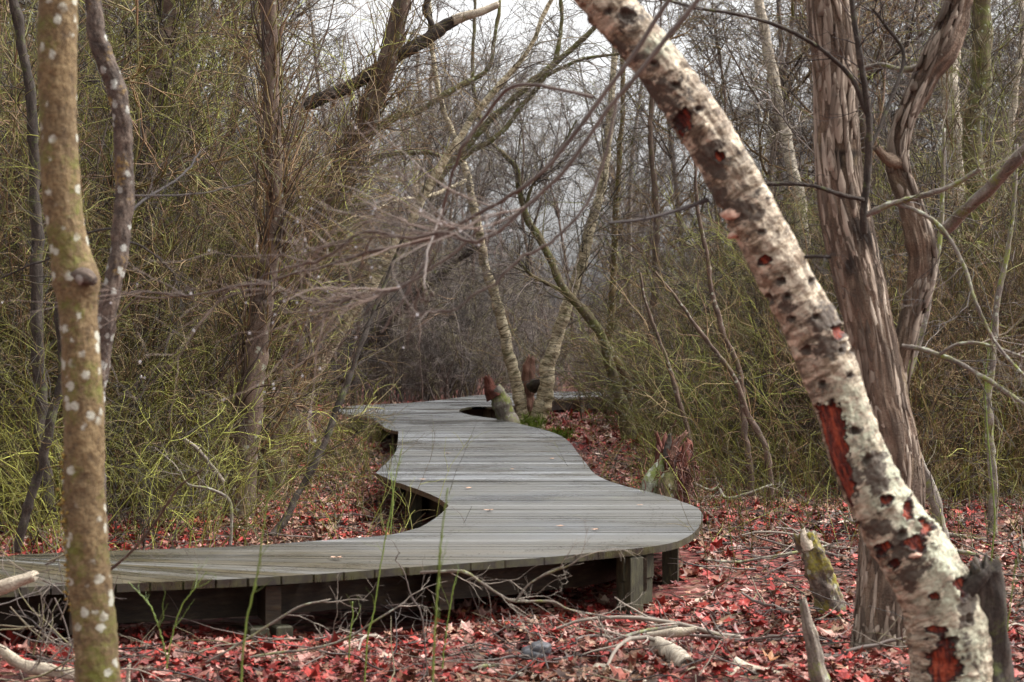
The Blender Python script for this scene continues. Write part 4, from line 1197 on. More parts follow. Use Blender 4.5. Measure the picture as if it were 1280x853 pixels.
# dead two-tone limb at the top and mossy limbs that cross the gap
def hanging(name, label, cat, specs, mat, tmat, nt, L, r, seed, part='limb'):
    loc = tuple(W(*specs[0][0][:2], specs[0][0][3]))
    root = empty(name, loc, label, cat)
    rng = np.random.default_rng(seed)
    for sp in specs:
        o = make_trunk(part, sp, mat, root, 12, len(sp) * 10, std_disp(seed + int(sp[0][0]) % 30, .2))
        if nt:
            mb = MB()
            twigs_on(mb, rng, px_path(sp, 30)[0], nt, L, r, .2, 0, (.4, 1.1), 4, .2, 1, 3)
            mb.build('twigs', tmat, root)
    return root
root = hanging('dead_limb', 'broken black dead limb with a bare pale end at the top', 'branch',
    [[(380, 132, 16, 21.), (440, 105, 16, 21.), (504, 66, 15, 21.), (536, 49, 15, 21.), (556, 32, 14, 21.), (570, 24, 12, 21.)]], M_DARKBARK, M_DARKTWIG, 6, .5, .005, 41)
make_trunk('bare_end', [(566, 26, 12.5, 21.), (585, 19, 12, 21.), (605, 14, 10, 21.), (622, 7, 9, 21.)], M_PALEBARK, root, 14, 24, std_disp(2, .1), jag=.03)
make_trunk('limb', [(522, 58, 9, 21.), (540, 36, 7, 21.), (530, 12, 8, 21.), (545, -20, 6, 21.)], M_DARKBARK, root, 10, 24, std_disp(3, .2))
hanging('mossy_limb', 'long mossy limb sweeping up right through the pale gap', 'branch',
    [[(330, 330, 9, 26.), (400, 262, 8, 26.), (440, 226, 8, 26.), (478, 196, 7, 26.), (530, 190, 6, 26.), (552, 196, 5, 26.)], [(410, 250, 7, 26), (470, 160, 8, 26.), (520, 140, 8, 26.), (575, 108, 7, 26.), (608, 88, 6, 26.), (617, 55, 5, 26.), (625, 0, 4, 26)]], M_ALDER, M_GREY, 16, 1.2, .007, 42)
hanging('crossing_limb', 'pair of olive limbs rising to the top right across the gap', 'branch',
    [[(545, 230, 9, 28.), (565, 205, 9, 28.), (600, 165, 9, 28.), (640, 125, 8, 28.), (682, 88, 8, 28.), (716, 60, 7, 28.), (770, 10, 6, 28.), (820, -40, 5, 28)], [(560, 210, 7, 28.), (590, 190, 7, 28.), (640, 150, 6, 28.), (690, 80, 6, 28.), (700, 30, 5, 28.), (705, -30, 4, 28)], [(640, 125, 5, 28), (690, 90, 5, 28), (735, 75, 4, 28), (790, 65, 3, 28)]], M_ALDER, M_GREY, 18, 1.3, .007, 43)

# ------------------------------------------------------------------ out of focus branch hanging in front
def build_front_branch():
    loc = tuple(W(835, 0, 6.2))
    root = empty('overhanging_branch', loc, 'pinkish bare branch with water droplets sweeping left across the front', 'branch')
    specs = [
        [(905, -90, 9, 4.6), (868, -40, 8.5, 4.6), (832, 6, 8, 4.6), (790, 72, 7.5, 4.6), (738, 140, 7, 4.6), (700, 190, 6.5, 4.6), (668, 222, 6, 4.6), (630, 246, 6, 4.65), (580, 272, 5.5, 4.7), (530, 292, 5, 4.75), (470, 306, 5, 4.8), (400, 325, 4.5, 4.85), (320, 345, 4, 4.9), (240, 352, 3, 5.), (170, 345, 2, 5.1)],
        [(950, -90, 9, 4.4), (905, -40, 8.5, 4.4), (858, 18, 8, 4.4), (800, 88, 7.5, 4.4), (756, 140, 7, 4.4), (710, 205, 6.5, 4.4), (668, 248, 6, 4.4), (630, 282, 6, 4.4), (597, 296, 5.5, 4.4), (560, 288, 5, 4.45), (515, 288, 5, 4.5), (460, 284, 4.5, 4.55), (400, 316, 4, 4.6), (330, 330, 3, 4.7)],
        [(742, 122, 5, 4.7), (700, 112, 5, 4.75), (660, 106, 5, 4.8), (632, 114, 5.5, 4.85), (604, 148, 6, 4.9), (578, 182, 6, 4.9), (562, 225, 5, 4.95), (548, 285, 5, 5), (535, 330, 4.5, 5), (505, 375, 4, 5), (480, 430, 3, 5)],
        [(772, 116, 5, 4.5), (764, 165, 5, 4.5), (752, 215, 5, 4.5), (728, 265, 4.5, 4.5), (690, 305, 4.5, 4.5), (655, 328, 4, 4.5), (630, 360, 3.5, 4.5), (590, 390, 3, 4.5), (545, 400, 2.5, 4.5)],
        [(552, 262, 4, 4.7), (535, 320, 4, 4.6), (532, 370, 3.5, 4.5), (540, 398, 3, 4.5), (556, 409, 2.5, 4.5)],
        [(600, 285, 4, 4.7), (560, 320, 4, 4.7), (500, 350, 3.5, 4.7), (430, 362, 3, 4.7), (370, 380, 2.4, 4.7)],
    ]
    specs = [[(q[0], q[1], q[2], q[3] * 1.4) for q in sp] for sp in specs]
    rng = np.random.default_rng(77)
    mb = MB()
    tw = MB()
    ends = []
    for k, sp in enumerate(specs):
        p, r = px_path(sp, 90)
        r = r * .8 * (1 + .25 * (rng.random(len(r)) < .1))
        p = p + np.cumsum(rng.normal(0, .0035, p.shape), 0) * np.linspace(0, 1, len(p))[:, None]
        mb.tubes(p[None], r[None], 8, [.4 + .1 * rng.random()])
        if k in (0, 1, 5):
            P1, P2, P3 = twigs_on(tw, rng, p, 15, .6, .003, .15, -.005, (.2, .7), 4, .4, 1.0, 1)
            ends += [P1[:, -1], P2[:, -1], P2[:, 2]]
        if k in (2, 3):
            twigs_on(tw, rng, p, 6, .16, .002, .16, 0, (.4, .9), 2, .5, 1, 0)
    mb.build('limb', M_PINKTWIG, root)
    tw.build('twigs', M_PINKTWIG, root)
    E = np.concatenate(ends)
    E = E[rng.permutation(len(E))[:70]]
    db = MB()
    n, rr = 8, 4
    for c in E:
        s = rng.uniform(.0025, .0042)
        th = np.arange(n) * 2 * math.pi / n
        ph = np.linspace(0, math.pi, rr + 1)
        V = np.array([[math.sin(a) * math.cos(t), math.sin(a) * math.sin(t), math.cos(a) * 1.15] for a in ph for t in th]) * s + c - np.array([0, 0, s])
        idx = np.arange((rr + 1) * n).reshape(rr + 1, n)
        F = np.stack([idx[:-1], idx[1:], np.roll(idx, -1, 1)[1:], np.roll(idx, -1, 1)[:-1]], -1).reshape(-1, 4)
        db.raw(V, F)
    o = db.build('droplets', M_DROP, root)
    o['kind'] = 'stuff'
build_front_branch()

# ------------------------------------------------------------------ logs and loose branches on the ground
def log(name, label, sp, mat, cat='log', nt=0, L=.4, r=.004, tm=None, group=None, jag=.02, hollow=False, twig_seed=1):
    if cat == 'branch': sp = [(a, b_, w * .68, q) for a, b_, w, q in sp]; r *= .8
    loc = tuple(W(*sp[0][:2], sp[0][3]))
    root = empty(name, loc, label, cat, group)
    o = make_trunk('bark' if cat == 'log' else 'stem', sp, mat, root, 20 if sp[0][2] > 9 else 10, max(24, len(sp) * 10), std_disp(int(sp[0][0]) % 70, .12), jag=jag)
    if hollow:
        a, b = np.array(W(*sp[-1][:2], sp[-1][3])), np.array(W(*sp[-2][:2], sp[-2][3]))
        d = norm((a - b)[None])[0]
        mb = MB()
        rad = sp[-1][2] * .5 / FPX * sp[-1][3] * .8
        pth = np.array([a + d * .022, a + d * .016])
        mb.tubes(pth[None], np.array([[rad, rad]]), 14, [.1], cap=True)
        mb.build('hollow_shade_disc', M_DARKBARK, root)  # flat dark disc painted for the shade inside the hollow log
    if nt:
        mb = MB()
        twigs_on(mb, np.random.default_rng(twig_seed), px_path(sp, 30)[0], nt, L, r, .18, 0, (.3, .8), 3, .15, 1, 2)
        mb.build('twigs', tm or M_PALESTICK, root)
    return root
def g(Y, up): return gpy(Y) - up / Y * FPX
log('birch_log', 'short hollow birch log with dark open end among the leaves', [(822, 806, 20, 9.95), (832, 812, 22, 9.8), (846, 822, 23, 9.6), (858, 832, 23, 9.45)], M_BIRCHPLAIN, hollow=True)
log('birch_log', 'rounded pale birch log at the bottom centre, cut by the frame', [(744, 843, 26, 9.45), (765, 845, 28, 9.4), (785, 851, 26, 9.3), (806, 862, 24, 9.15)], M_BIRCHPLAIN)
log('birch_log', 'pale striped log sunk in the leaves at bottom, left of the round one', [(640, 846, 12, 9.35), (668, 851, 13, 9.3), (700, 854, 12, 9.25), (716, 858, 10, 9.2)], M_BIRCHPLAIN)
log('pale_log', 'bare pale forked log at the bottom right of the leaf carpet', [(918, 832, 20, 9.5), (940, 838, 16, 9.45), (970, 846, 15, 9.4), (1010, 856, 14, 9.3)], M_PALEBARK)
log('pale_log', 'short pale prong lying against the forked log', [(900, 858, 8, 9.2), (910, 848, 9, 9.3), (922, 836, 9, 9.4)], M_PALEBARK)
log('pale_log', 'flat pale slab of wood behind the hollow log', [(808, 794, 10, 10.2), (830, 790, 13, 10.2), (852, 790, 12, 10.2), (868, 787, 8, 10.2)], M_PALEBARK)
log('fallen_birch', 'long whitish fallen log lying behind the small broken stump', [(968, 664, 14, 16.2), (1000, 661, 13, 16.2), (1030, 658, 11, 16.2), (1064, 656, 9, 16.3), (1110, 657, 8, 16.4)], M_BIRCHPLAIN)
log('fallen_branch', 'bleached branch on the leaves right of the birch foot, upper one', [(1180, 667, 8, 15.2), (1210, 672, 9, 15.1), (1245, 680, 9, 15.), (1300, 684, 8, 15.)], M_STICK, 'branch')
log('fallen_branch', 'grey mossy branch on the leaves right of the birch foot, lower one', [(1170, 686, 6, 13.8), (1200, 690, 8, 13.8), (1240, 698, 8, 13.7), (1300, 706, 7, 13.6)], M_GREYBARK, 'branch', 5, .4)
log('fallen_branch', 'grey stick propped on the leaves in front of the right bend', [(756, 804, 4, 9.9), (780, 796, 6, 9.9), (806, 789, 7, 10.), (846, 783, 5, 10.1)], M_GREYBARK, 'branch')
log('fallen_branch', 'dark grey branch in the leaves at the bottom left of centre', [(552, 852, 9, 9.3), (580, 842, 9, 9.3), (606, 833, 8, 9.35), (626, 832, 5, 9.4)], M_GREYBARK, 'branch')
log('fallen_branch', 'crooked mossy branch lying behind the right bend of the boardwalk', [(866, 604, 6, 18.), (886, 612, 6, 18.), (898, 610, 6, 18), (908, 622, 6, 17.8), (930, 618, 5, 17.8), (965, 606, 4, 17.9)], M_GREYBARK, 'branch', 6, .5)
log('fallen_branch', 'long thin pale branch lying across the leaves left of the broken stump', [(880, 700, 4, 13.4), (920, 703, 5, 13.4), (960, 697, 5, 13.4), (1000, 690, 5, 13.5), (1040, 682, 4, 13.6)], M_GREYBARK, 'branch', 4, .4)
log('fallen_log', 'far grey log lying in the brush right of the birch clump', [(790, 518, 11, 33.), (815, 514, 11, 33.), (845, 511, 10, 33.), (880, 508, 8, 33.)], M_GREYBARK)
log('pale_log', 'cut pale log end jutting in from the left above the deck', [(-60, 752, 19, 8.8), (-20, 742, 18, 8.8), (10, 731, 17, 8.8), (42, 719, 13, 8.8)], M_PALEBARK)
log('pale_log', 'pale curved dead log in the lower left corner', [(-30, 806, 16, 8.9), (0, 813, 15, 8.9), (24, 828, 15, 8.85), (60, 838, 15, 8.8), (100, 843, 14, 8.75), (130, 846, 12, 8.7)], M_PALEBARK, nt=6, L=.4, r=.005)
log('pale_stick', 'short upright pale stick right of the spotted trunk foot', [(162, 868, 6, 8.7), (160, 850, 6, 8.7), (161, 833, 5, 8.7)], M_PALEBARK, 'stick')
log('dead_branch', 'bare bleached branch with fine twigs lying in front of the deck', [(526, 716, 5, 9.55), (548, 715, 5, 9.5), (580, 714, 6, 9.45), (598, 724, 5, 9.45), (625, 742, 5, 9.4), (645, 751, 5.5, 9.4), (690, 752, 5, 9.4), (712, 762, 4, 9.4), (760, 772, 3, 9.4)], M_STICK, 'branch', 10, .42, .0032)
log('dead_branch', 'bleached side branch rising against the dark space under the deck', [(645, 751, 4.5, 9.4), (662, 730, 4, 9.4), (690, 715, 4, 9.35), (712, 707, 3.5, 9.3), (728, 695, 2.5, 9.3)], M_STICK, 'branch', 4, .3, .0025)
log('dead_branch', 'pale bent stick crossing in front of the twin posts', [(258, 828, 5, 9.), (300, 804, 5, 9.), (345, 776, 5, 9.), (375, 758, 4.5, 9.), (408, 751, 4, 9.)], M_STICK, 'branch', 2, .3)
log('dead_branch', 'long greenish stick lying at the foot of the twin posts', [(270, 834, 5, 9.4), (320, 820, 5, 9.4), (380, 812, 5, 9.4), (430, 800, 4.5, 9.4), (470, 776, 4, 9.4), (505, 754, 3, 9.4)], M_GREYBARK, 'branch', 6, .35)
log('dead_branch', 'brown stick leaning up from the near deck edge at left', [(136, 714, 6, 8.6), (165, 690, 5, 8.5), (195, 652, 5, 8.4), (222, 610, 4, 8.3), (252, 588, 3, 8.2)], M_FARBARK, 'branch', 5, .3, .003, M_GREY)
log('dead_branch', 'grey crooked stick with a knee beyond the near deck', [(288, 682, 7, 13.), (290, 650, 6, 13.), (286, 625, 6, 13), (262, 612, 5, 13.), (235, 606, 4, 13.), (225, 590, 3, 13)], M_GREYBARK, 'branch', 5, .4, .003)
log('dead_branch', 'pale dead stick standing in the briars beyond the near deck', [(280, 603, 8, 15.), (262, 580, 8, 15.), (245, 560, 7, 15.), (232, 550, 6, 15.)], M_STICK, 'branch')

def build_sticks():
    rng = np.random.default_rng(71)
    protos = []
    for k in range(4):
        mb = MB()
        P = grow(rng, np.array([[-.25, 0, 0.]]), np.array([[1, rng.normal(0, .2), .03]]), np.array([rng.uniform(.45, .8)]), 9, .12, 0)
        mb.tubes(P, taper(1, 10, .011, .006), 7, [.5], cap=True)
        S, D_, pi, t = branch(rng, P, 3, .2, .9, .4, .9)
        P1 = grow(rng, S, D_, rng.uniform(.08, .25, 3), 4, .15)
        mb.tubes(P1, taper(3, 5, .005, .002), 5)
        protos.append(mb.build('fallen_stick', M_PALESTICK if k % 2 else M_GREY, loc=(0, 0, 0)))
    c = 0
    while c < 34:
        px, py = rng.uniform(700, 1290), rng.uniform(648, 850)
        if rng.random() < .25: px = rng.uniform(150, 700)
        Yv = (CAMZ) * FPX / (py - CY)
        x = (px - CX) / FPX * Yv
        if inside(np.array([x]), np.array([Yv + .2]))[0] or inside(np.array([x]), np.array([Yv]))[0]: continue
        o = protos[c % 4]
        if c >= 4:
            o = o.copy()
            COL.objects.link(o)
        q = rng.uniform(.6, 1.3)
        o.scale = (q, q, q)
        o.rotation_euler = (rng.normal(0, .1), rng.normal(0, .08), rng.uniform(0, 6.28))
        o.location = (x, Yv, float(ground_z(x, Yv)) + .035)
        tag(o, 'thin bare fallen stick lying on the red leaves in front of the deck' if False else 'thin bare fallen stick lying on the red leaf carpet', 'stick', 'fallen sticks on the leaves')
        c += 1
build_sticks()

def build_rock():
    c = W(668, 818, 9.75)
    mb = MB()
    rng = np.random.default_rng(5)
    for k, (dx, dz, sx, sy, sz) in enumerate(((0.0, .02, .07, .09, .035), (.03, .05, .05, .08, .03))):
        n, m = 16, 10
        th = np.linspace(0, 2 * math.pi, n, endpoint=False)
        ph = np.linspace(0, math.pi, m)
        V = np.array([[math.sin(a) * math.cos(t), math.sin(a) * math.sin(t), math.cos(a)] for a in ph for t in th])
        V = np.sign(V) * np.abs(V) ** .7
        V = V * (1 + .18 * fbm(V * 2.1 + k * 5, 3, 3))[:, None] * np.array([sx, sy, sz]) + c + np.array([dx, 0, dz - .02])
        idx = np.arange(m * n).reshape(m, n)
        F = np.stack([idx[:-1], idx[1:], np.roll(idx, -1, 1)[1:], np.roll(idx, -1, 1)[:-1]], -1).reshape(-1, 4)
        mb.raw(V, F)
    o = mb.build('dark_stone', M_ROCK, loc=tuple(c))
    tag(o, 'small dark layered stone lying on the red leaves', 'stone')
build_rock()

def build_deck_leaves():
    rng = np.random.default_rng(14)
    me = None
    for px, py in ((800, 633), (529, 601), (560, 568), (700, 660), (640, 588), (612, 640), (745, 664), (540, 540), (420, 700), (660, 556), (585, 612), (690, 575)):
        x, y = on_plane(px, py, DECK)
        if me is None:
            mb = MB()
            k = 10
            th = np.arange(k) * 2 * math.pi / k
            rad = np.array([1.0, .55, .9, .5, .72, .38, .72, .5, .9, .55])
            V = [(0, 0, .004)] + [(math.cos(t) * q * .05, math.sin(t) * q * .05, .003 + .012 * rng.random()) for t, q in zip(th, rad)]
            mb.raw(V, [(0, 1 + i, 1 + (i + 1) % k) for i in range(k)], .97)
            o = mb.build('fallen_leaf', M_LEAF, smooth=False)
            o.data.attributes.new('brown', 'FLOAT', 'POINT')
            me = o
        else:
            o = me.copy()
            COL.objects.link(o)
        o.location = (x, y, DECK + .006)
        o.rotation_euler = (0, 0, rng.uniform(0, 6.28))
        q = rng.uniform(.5, 1.0)
        o.scale = (q, q, q)
        tag(o, 'small pale fallen leaf lying on the wet boards', 'leaf', 'pale leaves on the boardwalk')
build_deck_leaves()

# tangled sticks under the near left deck
def build_tangle():
    rng = np.random.default_rng(9)
    mb = MB()
    n = 42
    S = np.array([W(rng.uniform(-30, 95), rng.uniform(700, 850), rng.uniform(8.7, 9.3)) for _ in range(n)])
    P = grow(rng, S, rng.normal(0, 1, (n, 3)) * np.array([1, .4, .8]), rng.uniform(.2, .7, n), 7, .16)
    mb.tubes(P, taper(n, 8, rng.uniform(.002, .005, n), .0012), 4)
    S2, D2, _, _ = branch(rng, P, 3, .2, 1, .4, 1)
    P = grow(rng, S2, D2, rng.uniform(.05, .25, len(S2)), 4, .2)
    mb.tubes(P, taper(len(S2), 5, .0018, .0008), 3)
    o = mb.build('stick_tangle', M_GREY)
    tag(o, 'tangle of thin dead sticks heaped under the left end of the deck', 'sticks', None, 'stuff')
build_tangle()

# ------------------------------------------------------------------ green canes in front of the deck
canes = [
 ('tall bright green cane leaning right in front of the left deck section', [(455, 880, 5, 8.8), (459, 800, 4.5, 8.8), (466, 770, 4.5, 8.8), (474, 720, 4, 8.8), (482, 670, 4, 8.8), (488, 640, 3.5, 8.8), (494, 600, 3, 8.8), (502, 560, 2, 8.8)], 7),
 ('short straight green cane in front of the dark underside of the deck', [(553, 835, 4.5, 9.2), (558, 790, 4, 9.2), (564, 750, 4, 9.2), (570, 722, 3, 9.2), (574, 712, 2, 9.2)], 2),
 ('blurred olive cane near the middle of the deck front', [(540, 880, 6, 6.6), (543, 800, 6, 6.6), (548, 730, 6, 6.6), (552, 670, 5, 6.6), (560, 610, 4, 6.6)], 5),
 ('blurred green cane curving by the twin posts', [(300, 880, 6, 6.8), (306, 790, 6, 6.8), (318, 735, 6, 6.8), (326, 690, 5, 6.8), (332, 640, 4, 6.8), (340, 600, 3, 6.8)], 6),
 ('green cane leaning left from the leaves near the spotted trunk', [(210, 830, 4, 8.), (200, 790, 4, 8.), (186, 755, 3.5, 8.), (160, 728, 3, 8)], 5),
 ('green cane leaning right between the spotted trunk and the twin posts', [(208, 836, 4, 8.), (214, 800, 4, 8.), (226, 760, 3.5, 8.), (242, 738, 3, 8.), (258, 715, 2.5, 8)], 5),
 ('thin knobbly green shoot left of the tall bright cane', [(436, 850, 4, 9.3), (437, 800, 4, 9.3), (441, 770, 3.5, 9.3), (440, 752, 3, 9.3)], 2),
 ('crooked brown shoot standing right of the tall bright cane', [(536, 862, 4, 9.), (530, 800, 4, 9.), (526, 765, 4, 9.), (514, 745, 3.5, 9.), (505, 715, 3.5, 9.), (495, 700, 3, 9.), (500, 690, 2, 9)], 5),
 ('green shoot rising from the leaves inside the left bend', [(489, 700, 3, 12.5), (489, 660, 3, 12.5), (491, 620, 3, 12.5), (488, 590, 2, 12.5)], 4),
 ('lone yellow green cane at the right margin below the birch limb', [(1238, 720, 4, 12.), (1243, 640, 4, 12.), (1236, 560, 3.5, 12.), (1232, 480, 3, 12.), (1240, 400, 2, 12.)], 6),
 ('green cane by the black stub at the lower right corner', [(1262, 860, 5, 8.), (1258, 800, 5, 8.), (1264, 750, 4, 8.), (1270, 700, 3, 8.)], 5),
]
for k, (lb, sp, nt) in enumerate(canes):
    p, r = px_path(sp, 40)
    r = r * .43
    rng = np.random.default_rng(300 + k)
    p = p + rng.normal(0, .0012, p.shape)
    mb = MB()
    brown = 'brown' in lb
    r2 = r * (1 + .5 * (rng.random(len(r)) < .14))
    mb.tubes(p[None], r2[None], 7, [.6])
    twigs_on(mb, rng, p, nt, .16, .0016, .15, .05, (.4, .9), 1, .3, 1, 0)
    b = p[0].copy()
    o = mb.build('briar_cane', M_GREY if brown else M_CANE, loc=tuple(b))
    tag(o, lb, 'cane', 'briar canes in the foreground')

# ------------------------------------------------------------------ thicket plants
def shrub_variant(seed, nst, h, spread, r, n1, l1, n2, l2, lean=.25, wob=.1, grav=0.0, n3=0):
    rng = np.random.default_rng(seed)
    mb = MB()
    a = rng.uniform(0, 6.28, nst)
    d = np.sqrt(rng.random(nst)) * spread
    S = np.stack([np.cos(a) * d, np.sin(a) * d, np.full(nst, -.05)], -1)
    Dr = np.stack([np.cos(a) * lean + rng.normal(0, lean, nst), np.sin(a) * lean + rng.normal(0, lean, nst), np.ones(nst)], -1)
    H = h * rng.uniform(.35, 1.0, nst)
    P = grow(rng, S, Dr, H, 11, wob, grav)
    t0 = rng.random(nst)
    mb.tubes(P, taper(nst, 12, r * rng.uniform(.5, 1.2, nst), r * .25), 4, t0)
    S, Dd, pi, t = branch(rng, P, n1, .12, 1, .35, 1.1)
    P1 = grow(rng, S, Dd, l1 * rng.uniform(.4, 1, len(S)), 7, wob * 1.5, grav * 1.6)
    t1 = np.clip(t0[pi] + rng.normal(0, .22, len(S)), 0, 1)
    mb.tubes(P1, taper(len(S), 8, r * .42, r * .2), 3, t1)
    S, Dd, pi, t = branch(rng, P1, n2, .12, 1, .4, 1.2)
    P2 = grow(rng, S, Dd, l2 * rng.uniform(.4, 1, len(S)), 4, wob * 2, grav * 1.6)
    t2 = np.clip(t1[pi] + rng.normal(0, .18, len(S)), 0, 1)
    mb.tubes(P2, taper(len(S), 5, r * .3, r * .15), 3, t2)
    if n3:
        S, Dd, pi, t = branch(rng, P2, n3, .1, 1, .4, 1.2)
        P3 = grow(rng, S, Dd, l2 * .5 * rng.uniform(.4, 1, len(S)), 2, wob * 2, grav)
        mb.tubes(P3, taper(len(S), 3, r * .22, r * .12), 3, t2[pi])
    return mb

variants = {'wands': [], 'sapling': [], 'briar': [], 'brush': [], 'twiggy': [], 'vine': []}
def mk(kind, name, mat, **kw):
    mb = shrub_variant(**kw)
    me_o = mb.build(name, mat)
    COL.objects.unlink(me_o)
    variants[kind].append(me_o)
for s in range(5): mk('briar', 'briar_bush', M_GREEN, seed=500 + s, nst=30, h=2.6, spread=1.1, r=.009, n1=6, l1=.8, n2=3, l2=.36, lean=.3, wob=.14, grav=-.025)
for s in range(5): mk('brush', 'dry_brush_bush', M_OCHRE, seed=520 + s, nst=34, h=2.6, spread=1.1, r=.0085, n1=6, l1=.75, n2=3, l2=.34, lean=.28, wob=.13, grav=-.01)
for s in range(4): mk('twiggy', 'twiggy_bush', M_GREY, seed=540 + s, nst=12, h=3.6, spread=1.2, r=.013, n1=11, l1=.9, n2=6, l2=.45, lean=.15, wob=.13, grav=.0)
for s in range(5): mk('vine', 'hanging_vine_tangle', M_GREEN if s % 2 == 0 else M_OCHRE, seed=560 + s, nst=34, h=6.4, spread=.8, r=.0105, n1=11, l1=1.1, n2=4, l2=.42, lean=.12, wob=.11, grav=-.03)

def place(kind, x, y, s, rz, label, cat, group, sz=None):
    v = variants[kind][int(RNG.integers(len(variants[kind])))]
    o = v.copy()
    o.location = (x, y, float(ground_z(x, y)))
    o.rotation_euler = (0, 0, rz)
    o.scale = (s, s, s * (sz or 1))
    COL.objects.link(o)
    return tag(o, label, cat, group)

def region(n, pxs, Ys, kind, scale, label, cat, group, margin=.9, sz=(1, 1)):
    s_low = scale[1] > .45
    c = 0
    tries = 0
    while c < n and tries < n * 30:
        tries += 1
        px, Yv = RNG.uniform(*pxs), math.sqrt(RNG.uniform(Ys[0] ** 2, Ys[1] ** 2))
        x = (px - CX) / FPX * Yv
        ck = np.array([(0, 0), (margin, 0), (-margin, 0), (0, margin), (0, -margin)])
        if inside(x + ck[:, 0], Yv + ck[:, 1]).any(): continue
        rad = {'vine': 1.5, 'twiggy': 1.4, 'wands': 1.7}.get(kind, 1.25) * scale[1] / Yv * FPX
        if Yv < 36 and px + rad > 385 and px - rad < (810 if Yv < 33.5 else 735) and s_low: continue
        place(kind, x, Yv, RNG.uniform(*scale), RNG.uniform(0, 6.28), label, cat, group, RNG.uniform(*sz))
        c += 1

for s in range(6): mk('wands', 'upright_stem_clump', M_OCHRE if s % 2 else M_GREEN, seed=640 + s, nst=90, h=4.6, spread=1.7, r=.0085, n1=8, l1=.8, n2=3, l2=.4, lean=.14, wob=.14, grav=.0)
for s in range(5): mk('sapling', 'dark_sapling_clump', M_OCHRE if s % 3 == 1 else M_GREY, seed=600 + s, nst=3, h=5.4, spread=.5, r=.02, n1=13, l1=1.2, n2=8, l2=.55, lean=.2, wob=.12, grav=.01, n3=3)
LB = {
 'i': ('dark multi stemmed sapling among the briars left of the boardwalk', 'sapling', 'dark saplings left of the boardwalk'),
 'j': ('dark multi stemmed sapling among the briars right of the boardwalk', 'sapling', 'dark saplings right of the boardwalk'),
 'a': ('green stemmed briar bush in the thicket left of the boardwalk', 'bush', 'briar bushes left of the boardwalk'),
 'b': ('dry ochre brush bush in the thicket left of the boardwalk', 'bush', 'dry brush left of the boardwalk'),
 'c': ('tall tangle of hanging vine stems among the trees left of the boardwalk', 'vine', 'hanging vines left of the boardwalk'),
 'd': ('green stemmed briar bush in the thicket right of the boardwalk', 'bush', 'briar bushes right of the boardwalk'),
 'e': ('dry ochre brush bush in the thicket right of the boardwalk', 'bush', 'dry brush right of the boardwalk'),
 'f': ('bare twiggy grey bush behind the briars right of the boardwalk', 'bush', 'twiggy bushes right of the boardwalk'),
 'g': ('bare twiggy bush in the shade beyond the far bend of the boardwalk', 'bush', 'twiggy bushes beyond the far bend'),
 'h': ('tall tangle of vine stems in the wood right of the boardwalk', 'vine', 'vine tangles right of the boardwalk'),
}
region(22, (-120, 330), (16.5, 22), 'briar', (.8, 1.25), *LB['a'])
region(60, (-140, 400), (17, 30), 'wands', (.85, 1.3), 'clump of fine upright olive stems in the thicket left of the boardwalk', 'bush', 'upright stems left of the boardwalk')
region(80, (830, 1420), (20, 34), 'wands', (.6, 1.05), 'clump of fine upright olive stems in the thicket right of the boardwalk', 'bush', 'upright stems right of the boardwalk')
region(6, (-100, 250), (14.8, 17), 'briar', (.55, .8), *LB['a'], margin=.6)
region(30, (60, 440), (17.5, 28), 'brush', (.8, 1.25), *LB['b'])
region(10, (300, 430), (24, 34), 'brush', (1.0, 1.5), *LB['b'])
region(34, (-120, 370), (17.5, 30), 'vine', (.85, 1.1), *LB['c'])
region(10, (300, 470), (20, 30), 'vine', (.9, 1.15), *LB['c'], sz=(1, 1.2))
region(22, (860, 1400), (19.5, 28), 'briar', (.75, 1.15), *LB['d'])
region(30, (830, 1380), (19, 27), 'brush', (.7, 1.1), *LB['e'])
region(10, (770, 900), (28, 38), 'brush', (1.0, 1.4), *LB['e'])
region(8, (760, 900), (26, 34), 'briar', (1.0, 1.3), *LB['d'])
region(14, (780, 1420), (25, 38), 'twiggy', (.85, 1.3), *LB['f'])
region(12, (1040, 1420), (21, 33), 'vine', (.75, 1.0), *LB['h'])
region(14, (-100, 400), (17, 30), 'sapling', (.8, 1.3), *LB['i'])
region(12, (830, 1400), (20, 32), 'sapling', (.7, 1.2), *LB['j'])
region(30, (390, 640), (46, 56), 'twiggy', (1.1, 1.5), *LB['g'])
region(8, (660, 860), (47, 58), 'twiggy', (.5, .8), *LB['g'])
region(10, (400, 620), (45, 50), 'briar', (1.2, 1.6), *LB['g'][:1] and 'dark green stemmed bush in the shade beyond the far bend', 'bush', 'briar bushes beyond the far bend') if False else None

